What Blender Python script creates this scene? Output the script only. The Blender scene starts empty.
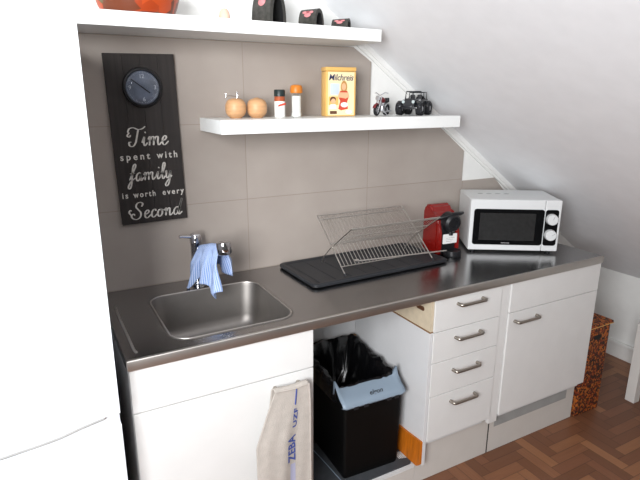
import bpy, bmesh, math, random
from mathutils import Vector, Matrix, noise
random.seed(7)
C = bpy.context.scene.collection
SC = bpy.context.scene
PI = math.pi

# ------------------------------------------------------------------ camera
cam_data = bpy.data.cameras.new('camera')
cam = bpy.data.objects.new('camera', cam_data); C.objects.link(cam)
_r = Vector((0.87809, -0.47849, 0.00287)); _u = Vector((0.12488, 0.23495, 0.96395)); _f = Vector((0.46191, 0.84608, -0.26606))
cam.matrix_world = Matrix(((_r.x, _u.x, -_f.x, -0.1569), (_r.y, _u.y, -_f.y, -2.0093), (_r.z, _u.z, -_f.z, 1.6027), (0, 0, 0, 1)))
cam_data.sensor_width = 36.0; cam_data.sensor_fit = 'HORIZONTAL'
cam_data.lens = 523.7053 / 640 * 36
cam_data.clip_start = 0.02
SC.camera = cam

# ------------------------------------------------------------------ world, light, exposure
w = bpy.data.worlds.new('world'); SC.world = w; w.use_nodes = True
bg = w.node_tree.nodes['Background']
bg.inputs[0].default_value = (1.0, 0.96, 0.92, 1); bg.inputs[1].default_value = 0.11

def area(name, loc, target, sx, sy, power, col, spread=180):
    d = bpy.data.lights.new(name, 'AREA'); d.shape = 'RECTANGLE'; d.size = sx; d.size_y = sy
    d.energy = power; d.color = col; d.spread = math.radians(spread)
    o = bpy.data.objects.new(name, d); C.objects.link(o); o.location = loc
    o.rotation_euler = (Vector(target) - Vector(loc)).to_track_quat('-Z', 'Y').to_euler()
    return o
area('window_daylight', (-1.20, -2.45, 1.80), (0.35, -0.45, 1.60), 1.1, 1.2, 86, (0.97, 0.98, 1.0), 140)

vs = SC.view_settings
SC.display_settings.display_device = 'sRGB'
vs.view_transform = 'Standard'; vs.look = 'None'; vs.gamma = 1.0; vs.use_curve_mapping = False
vs.exposure = -0.12

# ------------------------------------------------------------------ materials
def lin(h):
    if isinstance(h, str):
        h = [int(h[i:i + 2], 16) / 255 for i in (0, 2, 4)]
    return tuple(((c / 12.92) if c <= 0.04045 else ((c + 0.055) / 1.055) ** 2.4) for c in h) + (1,)

class NT:
    def __init__(s, m): s.t = m.node_tree; s.n = s.t.nodes; s.l = s.t.links
    def node(s, typ, **kw):
        nd = s.n.new(typ)
        for k, v in kw.items(): setattr(nd, k, v)
        return nd
    def math(s, op, a, b=None):
        nd = s.n.new('ShaderNodeMath'); nd.operation = op
        for i, x in enumerate((a, b)):
            if x is None: continue
            if isinstance(x, (int, float)): nd.inputs[i].default_value = x
            else: s.l.new(x, nd.inputs[i])
        return nd.outputs[0]

def mat(name, col, rough=0.5, metal=0.0, var=0.06, scale=14.0, bump=0.0, bscale=80.0, stretch=(1, 1, 1), coat=0.0, trans=0.0, ior=1.45, spec=0.5):
    m = bpy.data.materials.new(name); m.use_nodes = True
    k = NT(m); p = k.n['Principled BSDF']
    c = lin(col)
    tc = k.node('ShaderNodeTexCoord'); mp = k.node('ShaderNodeMapping'); mp.inputs['Scale'].default_value = stretch
    k.l.new(tc.outputs['Object'], mp.inputs[0])
    nz = k.node('ShaderNodeTexNoise'); nz.inputs['Scale'].default_value = scale; nz.inputs['Detail'].default_value = 3
    k.l.new(mp.outputs[0], nz.inputs['Vector'])
    rp = k.node('ShaderNodeValToRGB')
    rp.color_ramp.elements[0].position = 0.3; rp.color_ramp.elements[1].position = 0.7
    rp.color_ramp.elements[0].color = tuple(x * (1 - var) for x in c[:3]) + (1,)
    rp.color_ramp.elements[1].color = tuple(min(1, x * (1 + var)) for x in c[:3]) + (1,)
    k.l.new(nz.outputs['Fac'], rp.inputs[0]); k.l.new(rp.outputs[0], p.inputs['Base Color'])
    p.inputs['Roughness'].default_value = rough; p.inputs['Metallic'].default_value = metal
    p.inputs['Coat Weight'].default_value = coat; p.inputs['Transmission Weight'].default_value = trans
    p.inputs['IOR'].default_value = ior; p.inputs['Specular IOR Level'].default_value = spec
    if bump:
        n2 = k.node('ShaderNodeTexNoise'); n2.inputs['Scale'].default_value = bscale
        k.l.new(mp.outputs[0], n2.inputs['Vector'])
        b = k.node('ShaderNodeBump'); b.inputs['Strength'].default_value = bump; b.inputs['Distance'].default_value = 0.002
        k.l.new(n2.outputs['Fac'], b.inputs['Height']); k.l.new(b.outputs[0], p.inputs['Normal'])
    return m

M = {}
M['plaster'] = mat('white_plaster', 'e8e8e5', 0.9, var=0.02, bump=0.25, bscale=60)
M['slope'] = mat('sloping_plaster', 'ecedef', 0.85, var=0.02, bump=0.2, bscale=40)
M['trim'] = mat('white_trim_paint', 'e6e6e3', 0.45, var=0.02)
M['shelf'] = mat('white_shelf_laminate', 'eceeec', 0.4, var=0.01)
M['cab'] = mat('white_cabinet_laminate', 'dfdfdd', 0.35, var=0.015)
M['carcass'] = mat('white_board', 'd6d7d8', 0.5, var=0.015)
M['plinth'] = mat('off_white_plinth', 'cdc9c3', 0.5, var=0.02)
M['fridge'] = mat('white_enamel', 'e2e5e8', 0.3, var=0.005)
M['grey_seal'] = mat('grey_grip', '9a9a98', 0.6)
M['beige'] = mat('raw_beige_board', 'cdbfa6', 0.7, var=0.06, scale=40)
M['edge_wood'] = mat('wood_edge', '8a6748', 0.6, var=0.2, stretch=(1, 20, 1))
M['orange_wood'] = mat('orange_stained_wood', 'c06a14', 0.5, var=0.22, scale=10, stretch=(1, 6, 1))
M['steel'] = mat('brushed_steel', 'a4a3a3', 0.2, 1.0, var=0.05, scale=30, stretch=(1.0, 30, 30), bump=0.05, bscale=60)
M['steel_edge'] = mat('satin_steel_edge', 'c4c0bb', 0.42, 1.0, var=0.03)
M['bowl'] = mat('bowl_steel', '8c8884', 0.5, 1.0, var=0.04, scale=20)
M['chrome'] = mat('chrome', 'cfcfd2', 0.12, 1.0, var=0.02)
M['satin'] = mat('satin_nickel', 'a39c93', 0.3, 1.0, var=0.05)
M['wire'] = mat('steel_wire', 'cdc9c3', 0.36, 1.0, var=0.05)
M['black'] = mat('black_plastic', '17181b', 0.4, var=0.1)
M['matblack'] = mat('matt_black_plastic', '212226', 0.55, var=0.1)
M['glass_black'] = mat('black_glass', '08090b', 0.12, var=0.1)
M['window_mesh'] = mat('dark_oven_window', '292929', 0.3, var=0.2, scale=60)
M['mw_white'] = mat('microwave_white', 'd9dbdb', 0.35, var=0.01)
M['vent_grey'] = mat('grey_slots', '8d8f8f', 0.6)
M['tray'] = mat('dark_grey_tray', '27292d', 0.5, var=0.12)
M['red'] = mat('red_gloss_plastic', '80120d', 0.25, var=0.06, coat=0.4)
M['paper'] = mat('white_paper', 'e8e8e6', 0.7, var=0.02)
M['grey_text'] = mat('grey_print', 'a9a7a9', 0.7)
M['bin_grey'] = mat('blue_grey_plastic', '8494a3', 0.45, var=0.03)
M['bag'] = mat('black_bag_film', '0b0b0d', 0.22, var=0.2, bump=0.5, bscale=30)
M['bin_black'] = mat('bin_black_plastic', '060606', 0.55, var=0.1, spec=0.2)
M['mat'] = mat('dark_grey_mat', '3f4246', 0.7, var=0.12, scale=30)
M['board'] = mat('black_stained_board', '2a2523', 0.6, var=0.25, scale=9, stretch=(9, 1, 0.5))
M['letter'] = mat('worn_white_lettering', 'cfcbc4', 0.8, var=0.14, scale=90)
M['dial'] = mat('blue_grey_dial', '646b7c', 0.35, var=0.35, scale=22)
M['dialmark'] = mat('pale_dial_mark', 'c9ced8', 0.6)
M['ballwood'] = mat('light_turned_wood', 'c4976c', 0.45, var=0.12, scale=20, stretch=(1, 1, 5))
M['green_cap'] = mat('dark_green_cap', '1c2a2a', 0.4)
M['clay'] = mat('red_brown_spice', 'a4502c', 0.6, var=0.2, scale=120)
M['labelred'] = mat('red_label', 'c8442c', 0.6)
M['salt'] = mat('white_salt', 'f0efea', 0.8, var=0.03, scale=200)
def mat_glass():
    m = bpy.data.materials.new('thin_clear_glass'); m.use_nodes = True; k = NT(m)
    k.n.remove(k.n['Principled BSDF']); out = k.n['Material Output']
    t = k.node('ShaderNodeBsdfTransparent'); t.inputs[0].default_value = (0.96, 0.98, 0.98, 1)
    g = k.node('ShaderNodeBsdfGlossy'); g.inputs['Roughness'].default_value = 0.05
    lw = k.node('ShaderNodeLayerWeight'); lw.inputs[0].default_value = 0.25
    mx = k.node('ShaderNodeMixShader'); k.l.new(lw.outputs['Facing'], mx.inputs[0]); k.l.new(t.outputs[0], mx.inputs[1]); k.l.new(g.outputs[0], mx.inputs[2])
    k.l.new(mx.outputs[0], out.inputs[0]); return m
M['jarglass'] = mat_glass()
M['orangecap'] = mat('orange_cap', 'cf7a24', 0.4, var=0.08)
M['tin'] = mat('yellow_tin', 'dfb266', 0.35, var=0.06)
M['tin_face'] = mat('cream_print', 'efdcae', 0.45, var=0.05)
M['tin_blue'] = mat('pale_blue_print', 'c3cfe0', 0.5)
M['navy'] = mat('navy_print', '2d3258', 0.6)
M['skin'] = mat('skin_print', 'dfae86', 0.6)
M['reddress'] = mat('red_print', 'c2442e', 0.6)
M['hair'] = mat('fair_hair_print', 'b98a4c', 0.6)
M['brown'] = mat('brown_print', '5b3a26', 0.6)
M['rubber'] = mat('black_rubber', '15161a', 0.75, var=0.15)
M['toyblack'] = mat('black_toy_paint', '16181d', 0.3, var=0.1, coat=0.3)
M['silver'] = mat('silver_toy_plastic', 'c6c7cb', 0.3, 0.7)
M['toyred'] = mat('dark_red_toy_paint', '6e1f24', 0.3)
M['lampglass'] = mat('pale_lamp', 'b9c4c4', 0.2)
M['ornament'] = mat('speckled_black_glaze', '383733', 0.4, var=0.5, scale=60)
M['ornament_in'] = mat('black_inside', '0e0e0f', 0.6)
M['pink'] = mat('pink_glaze', 'd9898c', 0.5, var=0.08)
M['darkpink'] = mat('dark_pink_glaze', '9b4a50', 0.5)
M['cone'] = mat('pale_pink_wood', 'dcb8a2', 0.6)
M['white_paint'] = mat('white_lacquer', 'd9d6d1', 0.4, var=0.02)
M['towel'] = mat('beige_terry', 'b5aea6', 0.95, var=0.06, scale=40, bump=0.7, bscale=300)
M['towel_blue'] = mat('blue_weave', '3f4f94', 0.9, var=0.06)
M['towel_stripe'] = mat('lavender_grey_stripe', 'a5a6bd', 0.95, var=0.05)
M['base_shadow'] = mat('painted_gap_shade', '3a3633', 0.8)  # dark colour standing in for shade between the plinths

def mat_tiles():
    m = bpy.data.materials.new('taupe_wall_tiles'); m.use_nodes = True
    k = NT(m); p = k.n['Principled BSDF']
    tc = k.node('ShaderNodeTexCoord'); sp = k.node('ShaderNodeSeparateXYZ'); k.l.new(tc.outputs['Object'], sp.inputs[0])
    def line(sock, off, pitch, wd):
        a = k.math('DIVIDE', k.math('SUBTRACT', sock, off), pitch)
        fr = k.math('FRACT', a); d = k.math('ABSOLUTE', k.math('SUBTRACT', fr, 0.5))
        return k.math('GREATER_THAN', d, 0.5 - wd / pitch / 2), k.math('FLOOR', a)
    gx, ix = line(sp.outputs[0], 0.5955, 0.5875, 0.0026)
    gz, iz = line(sp.outputs[2], 1.192, 0.3035, 0.0026)
    g = k.math('MAXIMUM', gx, gz)
    cb = k.node('ShaderNodeCombineXYZ'); k.l.new(ix, cb.inputs[0]); k.l.new(iz, cb.inputs[1])
    wn = k.node('ShaderNodeTexWhiteNoise'); wn.noise_dimensions = '2D'; k.l.new(cb.outputs[0], wn.inputs['Vector'])
    nz = k.node('ShaderNodeTexNoise'); nz.inputs['Scale'].default_value = 5; nz.inputs['Detail'].default_value = 6
    k.l.new(tc.outputs['Object'], nz.inputs['Vector'])
    v = k.math('ADD', k.math('MULTIPLY', wn.outputs['Value'], 0.25), k.math('MULTIPLY', nz.outputs['Fac'], 0.75))
    rp = k.node('ShaderNodeValToRGB'); rp.color_ramp.elements[0].color = lin('9c928a'); rp.color_ramp.elements[1].color = lin('aaa199')
    rp.color_ramp.elements[0].position = 0.25; rp.color_ramp.elements[1].position = 0.75
    k.l.new(v, rp.inputs[0])
    mx = k.node('ShaderNodeMix', data_type='RGBA'); k.l.new(g, mx.inputs[0]); k.l.new(rp.outputs[0], mx.inputs[6])
    mx.inputs[7].default_value = lin('90857b')
    k.l.new(mx.outputs[2], p.inputs['Base Color'])
    p.inputs['Roughness'].default_value = 0.42
    b = k.node('ShaderNodeBump'); b.inputs['Strength'].default_value = 0.4; b.inputs['Distance'].default_value = 0.001; b.invert = True
    k.l.new(g, b.inputs['Height']); k.l.new(b.outputs[0], p.inputs['Normal'])
    return m
M['tiles'] = mat_tiles()

def mat_parquet():
    """axis-aligned herringbone of narrow blocks"""
    m = bpy.data.materials.new('herringbone_parquet'); m.use_nodes = True
    k = NT(m); p = k.n['Principled BSDF']; W = 0.053; N = 4
    tc = k.node('ShaderNodeTexCoord'); sp = k.node('ShaderNodeSeparateXYZ'); k.l.new(tc.outputs['Object'], sp.inputs[0])
    x = k.math('DIVIDE', k.math('ADD', sp.outputs[0], 20.021), W); y = k.math('DIVIDE', k.math('ADD', sp.outputs[1], 20.0), W)
    i = k.math('FLOOR', x); j = k.math('FLOOR', y); fx = k.math('FRACT', x); fy = k.math('FRACT', y)
    kk = k.math('MODULO', k.math('ADD', k.math('SUBTRACT', i, j), 4000 * N), 2 * N)
    vert = k.math('GREATER_THAN', kk, N - 0.5); hor = k.math('SUBTRACT', 1, vert)
    kv = k.math('SUBTRACT', kk, N)
    idx = k.math('ADD', k.math('MULTIPLY', hor, k.math('SUBTRACT', i, kk)), k.math('MULTIPLY', vert, k.math('ADD', i, 0.37)))
    idy = k.math('ADD', k.math('MULTIPLY', hor, j), k.math('MULTIPLY', vert, k.math('ADD', j, kv)))
    cb = k.node('ShaderNodeCombineXYZ'); k.l.new(idx, cb.inputs[0]); k.l.new(idy, cb.inputs[1])
    wn = k.node('ShaderNodeTexWhiteNoise'); wn.noise_dimensions = '2D'; k.l.new(cb.outputs[0], wn.inputs['Vector'])
    e = 0.03
    def near(fr, lo): return k.math('LESS_THAN', fr, e) if lo else k.math('GREATER_THAN', fr, 1 - e)
    AND = lambda a, b: k.math('MULTIPLY', a, b); OR = lambda a, b: k.math('MAXIMUM', a, b)
    k0 = k.math('LESS_THAN', k.math('ABSOLUTE', kk), 0.5)
    kl = k.math('LESS_THAN', k.math('ABSOLUTE', k.math('SUBTRACT', kk, N - 1)), 0.5)
    v0 = k.math('LESS_THAN', k.math('ABSOLUTE', kv), 0.5)
    vl = k.math('LESS_THAN', k.math('ABSOLUTE', k.math('SUBTRACT', kv, N - 1)), 0.5)
    gh = OR(OR(near(fy, 1), near(fy, 0)), OR(AND(k0, near(fx, 1)), AND(kl, near(fx, 0))))
    gv = OR(OR(near(fx, 1), near(fx, 0)), OR(AND(v0, near(fy, 0)), AND(vl, near(fy, 1))))
    g = OR(AND(hor, gh), AND(vert, gv))
    # grain along each block
    cu = k.node('ShaderNodeCombineXYZ')
    along = OR(AND(hor, sp.outputs[0]), 0.0)
    k.l.new(k.math('ADD', k.math('MULTIPLY', hor, sp.outputs[0]), k.math('MULTIPLY', vert, sp.outputs[1])), cu.inputs[0])
    k.l.new(k.math('MULTIPLY', 14, k.math('ADD', k.math('MULTIPLY', hor, sp.outputs[1]), k.math('MULTIPLY', vert, sp.outputs[0]))), cu.inputs[1])
    k.l.new(k.math('MULTIPLY', wn.outputs['Value'], 9), cu.inputs[2])
    nz = k.node('ShaderNodeTexNoise'); nz.inputs['Scale'].default_value = 9; nz.inputs['Detail'].default_value = 4
    k.l.new(cu.outputs[0], nz.inputs['Vector'])
    v = k.math('ADD', k.math('MULTIPLY', wn.outputs['Value'], 0.75), k.math('MULTIPLY', nz.outputs['Fac'], 0.3))
    rp = k.node('ShaderNodeValToRGB'); cr = rp.color_ramp
    cr.elements[0].color = lin('67422c'); cr.elements[0].position = 0.1; cr.elements[1].color = lin('9c6c49'); cr.elements[1].position = 1.0
    q = cr.elements.new(0.55); q.color = lin('7b5038')
    k.l.new(v, rp.inputs[0])
    mx = k.node('ShaderNodeMix', data_type='RGBA'); k.l.new(k.math('MULTIPLY', g, 0.6), mx.inputs[0]); k.l.new(rp.outputs[0], mx.inputs[6])
    mx.inputs[7].default_value = lin('3a251c'); k.l.new(mx.outputs[2], p.inputs['Base Color'])
    p.inputs['Roughness'].default_value = 0.42
    return m
M['parquet'] = mat_parquet()

def mat_voronoi(name, cols, scale, rough=0.6):
    m = bpy.data.materials.new(name); m.use_nodes = True
    k = NT(m); p = k.n['Principled BSDF']
    tc = k.node('ShaderNodeTexCoord'); vo = k.node('ShaderNodeTexVoronoi'); vo.inputs['Scale'].default_value = scale
    k.l.new(tc.outputs['Object'], vo.inputs['Vector'])
    sp = k.node('ShaderNodeSeparateColor'); k.l.new(vo.outputs['Color'], sp.inputs[0])
    rp = k.node('ShaderNodeValToRGB'); rp.color_ramp.interpolation = 'CONSTANT'; cr = rp.color_ramp
    while len(cr.elements) < len(cols): cr.elements.new(0.5)
    for n, c in enumerate(cols): cr.elements[n].position = n / len(cols); cr.elements[n].color = lin(c)
    k.l.new(sp.outputs[0], rp.inputs[0]); k.l.new(rp.outputs[0], p.inputs['Base Color'])
    p.inputs['Roughness'].default_value = rough
    return m
M['mosaic'] = mat_voronoi('orange_brown_mosaic_weave', ['8a3a16', '2a1710', 'b5601c', '3a1c12', 'a8622a', '5a2414', '1c120e'], 115)
M['bowlpattern'] = mat_voronoi('orange_brown_glaze', ['b4471a', 'a03c16', '5f5a3a', 'b4471a', '6b3318'], 26, 0.4)

def mat_cloth():
    m = bpy.data.materials.new('blue_white_checked_cloth'); m.use_nodes = True
    k = NT(m); p = k.n['Principled BSDF']
    uv = k.node('ShaderNodeUVMap'); sp = k.node('ShaderNodeSeparateXYZ'); k.l.new(uv.outputs[0], sp.inputs[0])
    a = k.math('LESS_THAN', k.math('FRACT', k.math('MULTIPLY', sp.outputs[0], 280)), 0.5)
    b = k.math('LESS_THAN', k.math('FRACT', k.math('MULTIPLY', sp.outputs[1], 280)), 0.5)
    s = k.math('MULTIPLY', k.math('ADD', a, b), 0.5)
    rp = k.node('ShaderNodeValToRGB'); rp.color_ramp.elements[0].color = lin('cfdbef'); rp.color_ramp.elements[1].color = lin('4f7cc2')
    k.l.new(s, rp.inputs[0]); k.l.new(rp.outputs[0], p.inputs['Base Color']); p.inputs['Roughness'].default_value = 0.95
    return m
M['cloth'] = mat_cloth()

# ------------------------------------------------------------------ mesh helpers
def box(bm, lo, hi, bev=0.0, seg=2, rot=None):
    lo = Vector(lo); hi = Vector(hi)
    r = bmesh.ops.create_cube(bm, size=1.0)
    vs_ = r['verts']
    c = (lo + hi) / 2; s = hi - lo
    for v in vs_: v.co = Vector((v.co.x * s.x, v.co.y * s.y, v.co.z * s.z)) + c
    if bev > 0:
        ed = {e for v in vs_ for e in v.link_edges}
        rr = bmesh.ops.bevel(bm, geom=list(ed), offset=min(bev, 0.49 * min(s)), segments=seg, profile=0.5, affect='EDGES')
        vs_ = list({v for f in rr['faces'] for v in f.verts} | {v for v in vs_ if v.is_valid})
    if rot is not None:
        for v in vs_: v.co = rot @ v.co
    return vs_

def basis(d):
    d = d.normalized(); a = Vector((0, 0, 1)) if abs(d.z) < 0.9 else Vector((1, 0, 0))
    x = d.cross(a).normalized(); return x, d.cross(x).normalized()

def tube(bm, pts, r, seg=8, closed=False, cap=True):
    pts = [Vector(p) for p in pts]; n = len(pts); rings = []
    rr = r if isinstance(r, (list, tuple)) else [r] * n
    x = None
    for i, p in enumerate(pts):
        if closed: d = pts[(i + 1) % n] - pts[i - 1]
        else: d = pts[min(i + 1, n - 1)] - pts[max(i - 1, 0)]
        d.normalize()
        if x is None: x, y = basis(d)
        else:
            x = (x - d * x.dot(d)).normalized()
        y = d.cross(x).normalized()
        rings.append([bm.verts.new(p + (x * math.cos(2 * PI * k / seg) + y * math.sin(2 * PI * k / seg)) * rr[i]) for k in range(seg)])
    m = n if closed else n - 1
    for i in range(m):
        A, B = rings[i], rings[(i + 1) % n]
        for k in range(seg): bm.faces.new((A[k], A[(k + 1) % seg], B[(k + 1) % seg], B[k]))
    if cap and not closed:
        bm.faces.new(rings[0][::-1]); bm.faces.new(rings[-1])

def lathe(bm, prof, c=(0, 0, 0), seg=24, axis=None):
    """prof: (radius, height) list revolved round z, or round axis if given"""
    c = Vector(c); rings = []
    if axis is None: X, Y, Z = Vector((1, 0, 0)), Vector((0, 1, 0)), Vector((0, 0, 1))
    else:
        Z = Vector(axis).normalized(); X, Y = basis(Z)
    for r, h in prof:
        if r < 1e-6: rings.append([bm.verts.new(c + Z * h)])
        else: rings.append([bm.verts.new(c + Z * h + (X * math.cos(2 * PI * k / seg) + Y * math.sin(2 * PI * k / seg)) * r) for k in range(seg)])
    for a, b in zip(rings, rings[1:]):
        for k in range(seg):
            k2 = (k + 1) % seg
            if len(a) == 1 and len(b) == 1: continue
            if len(a) == 1: bm.faces.new((a[0], b[k2], b[k]))
            elif len(b) == 1: bm.faces.new((a[k], a[k2], b[0]))
            else: bm.faces.new((a[k], a[k2], b[k2], b[k]))
    for rg, fl in ((rings[0], True), (rings[-1], False)):
        if len(rg) > 1:
            try: bm.faces.new(rg[::-1] if fl else rg)
            except ValueError: pass

def prism(bm, poly, O, U, V, N, depth):
    """2D polygon in plane (O,U,V), extruded along N by depth"""
    O, U, V, N = map(Vector, (O, U, V, N))
    a = [bm.verts.new(O + U * p[0] + V * p[1]) for p in poly]
    b = [bm.verts.new(v.co + N * depth) for v in a]
    n = len(a)
    bm.faces.new(a[::-1]); bm.faces.new(b)
    for i in range(n): bm.faces.new((a[i], a[(i + 1) % n], b[(i + 1) % n], b[i]))

def grid(bm, P):
    """P: rows of points -> quad surface; returns the vert rows"""
    V = [[bm.verts.new(p) for p in row] for row in P]
    for a, b in zip(V, V[1:]):
        for k in range(len(a) - 1): bm.faces.new((a[k], a[k + 1], b[k + 1], b[k]))
    return V

def rrect(x0, y0, x1, y1, r, n=6):
    out = []
    for cx, cy, a0 in ((x1 - r, y1 - r, 0), (x0 + r, y1 - r, 90), (x0 + r, y0 + r, 180), (x1 - r, y0 + r, 270)):
        for k in range(n + 1):
            a = math.radians(a0 + 90 * k / n); out.append((cx + r * math.cos(a), cy + r * math.sin(a)))
    return out

def obj(name, bm, m, parent=None, smooth=False, loc=None, rot=None):
    bmesh.ops.recalc_face_normals(bm, faces=bm.faces)
    me = bpy.data.meshes.new(name); bm.to_mesh(me); bm.free()
    me.materials.append(M[m] if isinstance(m, str) else m)
    if smooth:
        for p in me.polygons: p.use_smooth = True
        try: me.set_sharp_from_angle(angle=math.radians(38))
        except Exception: pass
    o = bpy.data.objects.new(name, me); C.objects.link(o)
    if parent: o.parent = parent
    if loc: o.location = loc
    if rot: o.rotation_euler = rot
    return o

def tag(o, label, cat, group=None):
    o['label'] = label; o['category'] = cat
    if group: o['group'] = group
    return o

def thing(name, label, cat, loc=(0, 0, 0), rz=0.0, group=None):
    o = bpy.data.objects.new(name, None); C.objects.link(o); o.empty_display_size = 0.05
    o.location = loc; o.rotation_euler = (0, 0, rz)
    return tag(o, label, cat, group)

def struct(name, bm, m, parent=None):
    o = obj(name, bm, m, parent)
    if not parent: o['kind'] = 'structure'
    return o

def BM(): return bmesh.new()

def bbox(name, lo, hi, m, parent=None, bev=0.0, seg=2, smooth=False):
    b = BM(); box(b, lo, hi, bev, seg); return obj(name, b, m, parent, smooth)

def text_mesh(name, body, size, m, parent, loc, rot, spacing=1.0, shear=0.0, depth=0.0006, width=None, bold=0.0, align='CENTER'):
    cu = bpy.data.curves.new(name, 'FONT'); cu.body = body; cu.size = size; cu.align_x = align
    cu.space_character = spacing; cu.shear = shear; cu.extrude = depth; cu.offset = bold; cu.resolution_u = 3
    t = bpy.data.objects.new(name, cu); C.objects.link(t)
    bpy.context.view_layer.update()
    dg = bpy.context.evaluated_depsgraph_get()
    me = bpy.data.meshes.new_from_object(t.evaluated_get(dg))
    bpy.data.objects.remove(t); bpy.data.curves.remove(cu)
    if width:
        xs = [v.co.x for v in me.vertices]; f = width / (max(xs) - min(xs))
        for v in me.vertices: v.co.x *= f
    if width and align == 'CENTER':
        xs = [v.co.x for v in me.vertices]; mid = (max(xs) + min(xs)) / 2
        for v in me.vertices: v.co.x -= mid
    me.materials.clear(); me.materials.append(M[m])
    o = bpy.data.objects.new(name, me); C.objects.link(o); o.parent = parent; o.location = loc; o.rotation_euler = rot
    return o

# ------------------------------------------------------------------ room shell
SL = 0.705                                   # fall of the sloping ceiling per metre
def slope_z(x): return 1.452 - SL * (x - 1.676)
KX = 2.96
b = BM(); box(b, (-2.6, -3.6, -0.08), (3.2, 0.12, 0.0)); struct('floor', b, 'parquet')
b = BM(); box(b, (-2.6, 0.0, 0.0), (3.2, 0.12, 2.6)); wall = struct('wall_back', b, 'plaster')
b = BM(); box(b, (KX, -3.6, 0.0), (KX + 0.12, 0.0, slope_z(KX))); struct('wall_right', b, 'plaster')
xt = 1.676 - (2.55 - 1.452) / SL
b = BM(); prism(b, [(KX + 0.12, slope_z(KX + 0.12)), (xt, 2.55), (-2.6, 2.55), (-2.6, 2.67), (xt + 0.05, 2.67), (KX + 0.12, slope_z(KX + 0.12) + 0.15)],
                (0, 0, 0), (1, 0, 0), (0, 0, 1), (0, -1, 0), 3.6)
struct('ceiling', b, 'slope')

# backsplash of taupe tiles with cut corners, 8 mm proud of the plaster
b = BM()
poly = [(-0.75, 0.80), (2.47, 0.80), (2.36, 0.90), (2.06, 1.122), (2.0, 1.181), (1.766, 1.181), (1.766, 1.334), (1.545, 1.495), (1.1875, 1.495), (1.1875, 1.743), (1.095, 1.8), (-0.75, 1.8)]
prism(b, poly, (0, 0, 0), (1, 0, 0), (0, 0, 1), (0, -1, 0), 0.008)
bs = struct('tile_backsplash', b, 'tiles', wall)

# moulding where the slope meets the back wall
ang = math.atan(SL); dvec = Vector((math.cos(ang), 0, -math.sin(ang))); nvec = Vector((-math.sin(ang), 0, -math.cos(ang)))
b = BM()
P0 = Vector((1.10, 0, slope_z(1.10))); Lm = (2.6 - 1.10) / math.cos(ang)
for wd, dp in ((0.034, 0.010), (0.021, 0.0145)):
    prism(b, [(0, -0.004), (Lm, -0.004), (Lm, wd), (0, wd)], P0, dvec, nvec, (0, -1, 0), dp)
struct('trim_1', b, 'trim')
# baseboard along the knee wall and back wall to the right of the cabinets
b = BM()
box(b, (KX - 0.014, -3.6, 0.0), (KX, 0.0, 0.085), 0.003); box(b, (KX - 0.024, -3.6, 0.085), (KX, 0.0, 0.11), 0.006)
struct('baseboard_right', b, 'trim')
b = BM(); box(b, (2.14, -0.014, 0.0), (KX - 0.026, 0.0, 0.085), 0.003); box(b, (2.14, -0.024, 0.085), (KX - 0.026, 0.0, 0.11), 0.006)
struct('baseboard_back', b, 'trim')

# ------------------------------------------------------------------ fridge
fr = thing('fridge_freezer', 'tall white fridge freezer at the left end of the worktop', 'fridge', (-0.335, -0.66, 0.0))
FX0, FX1 = -0.30, 0.30
bbox('body', (FX0 + 0.003, 0.05, 0.03), (FX1 - 0.003, 0.62, 1.76), 'fridge', fr, 0.006)
def interp(P, x):
    for (a, za), (c, zc) in zip(P, P[1:]):
        if a <= x <= c:
            t = (x - a) / (c - a); return za + (zc - za) * t
    return P[-1][1]
CUT1 = [(-0.3, 0.728), (0.014, 0.731), (0.102, 0.738), (0.149, 0.744), (0.198, 0.756), (0.263, 0.7675), (0.301, 0.769)]
CUT2 = [(-0.3, 0.7225), (0.014, 0.725), (0.102, 0.727), (0.157, 0.7275), (0.244, 0.729), (0.301, 0.737)]
def fridge_door(z0, z1):
    """door slab; its meeting edge follows the curved grip line (z0 / z1 are functions of x)"""
    b = BM(); n = 40; rows = []
    for i in range(n + 1):
        x = FX0 + (FX1 - FX0) * i / n; za, zb = z0(x), z1(x)
        rows.append([(x, 0.05, za), (x, 0.004, za), (x, 0.0, za + 0.004), (x, 0.0, (za + zb) / 2), (x, 0.0, zb - 0.004), (x, 0.004, zb), (x, 0.05, zb)])
    V = grid(b, rows)
    b.faces.new(V[0]); b.faces.new(V[-1][::-1])
    for a, c in zip(V, V[1:]): b.faces.new((a[6], a[0], c[0], c[6]))
    return b
du = obj('door', fridge_door(lambda x: interp(CUT1, x), lambda x: 1.770), 'fridge', fr)
obj('door', fridge_door(lambda x: 0.05, lambda x: interp(CUT2, x)), 'fridge', fr)
bbox('grip_panel', (FX0 + 0.002, 0.007, 0.715), (FX1 - 0.002, 0.049, 0.775), 'fridge', fr)
b = BM(); pts = []
for i in range(31):
    x = FX0 + 0.005 + 0.555 * i / 30; pts.append((x, -0.0005, interp(CUT1, x) + 0.001))
tube(b, pts, 0.0030, 6)
g = obj('grip_strip', b, 'grey_seal', du, True); g['label'] = 'thin grey grip line'
for x0, x1, y0, y1 in ((FX0 + 0.03, FX0 + 0.08, 0.06, 0.11), (FX1 - 0.08, FX1 - 0.03, 0.06, 0.11), (FX0 + 0.03, FX0 + 0.08, 0.5, 0.57), (FX1 - 0.08, FX1 - 0.03, 0.5, 0.57)):
    b = BM(); box(b, (x0, y0, 0.0), (x1, y1, 0.0305)); obj('foot', b, 'matblack', fr)

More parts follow.
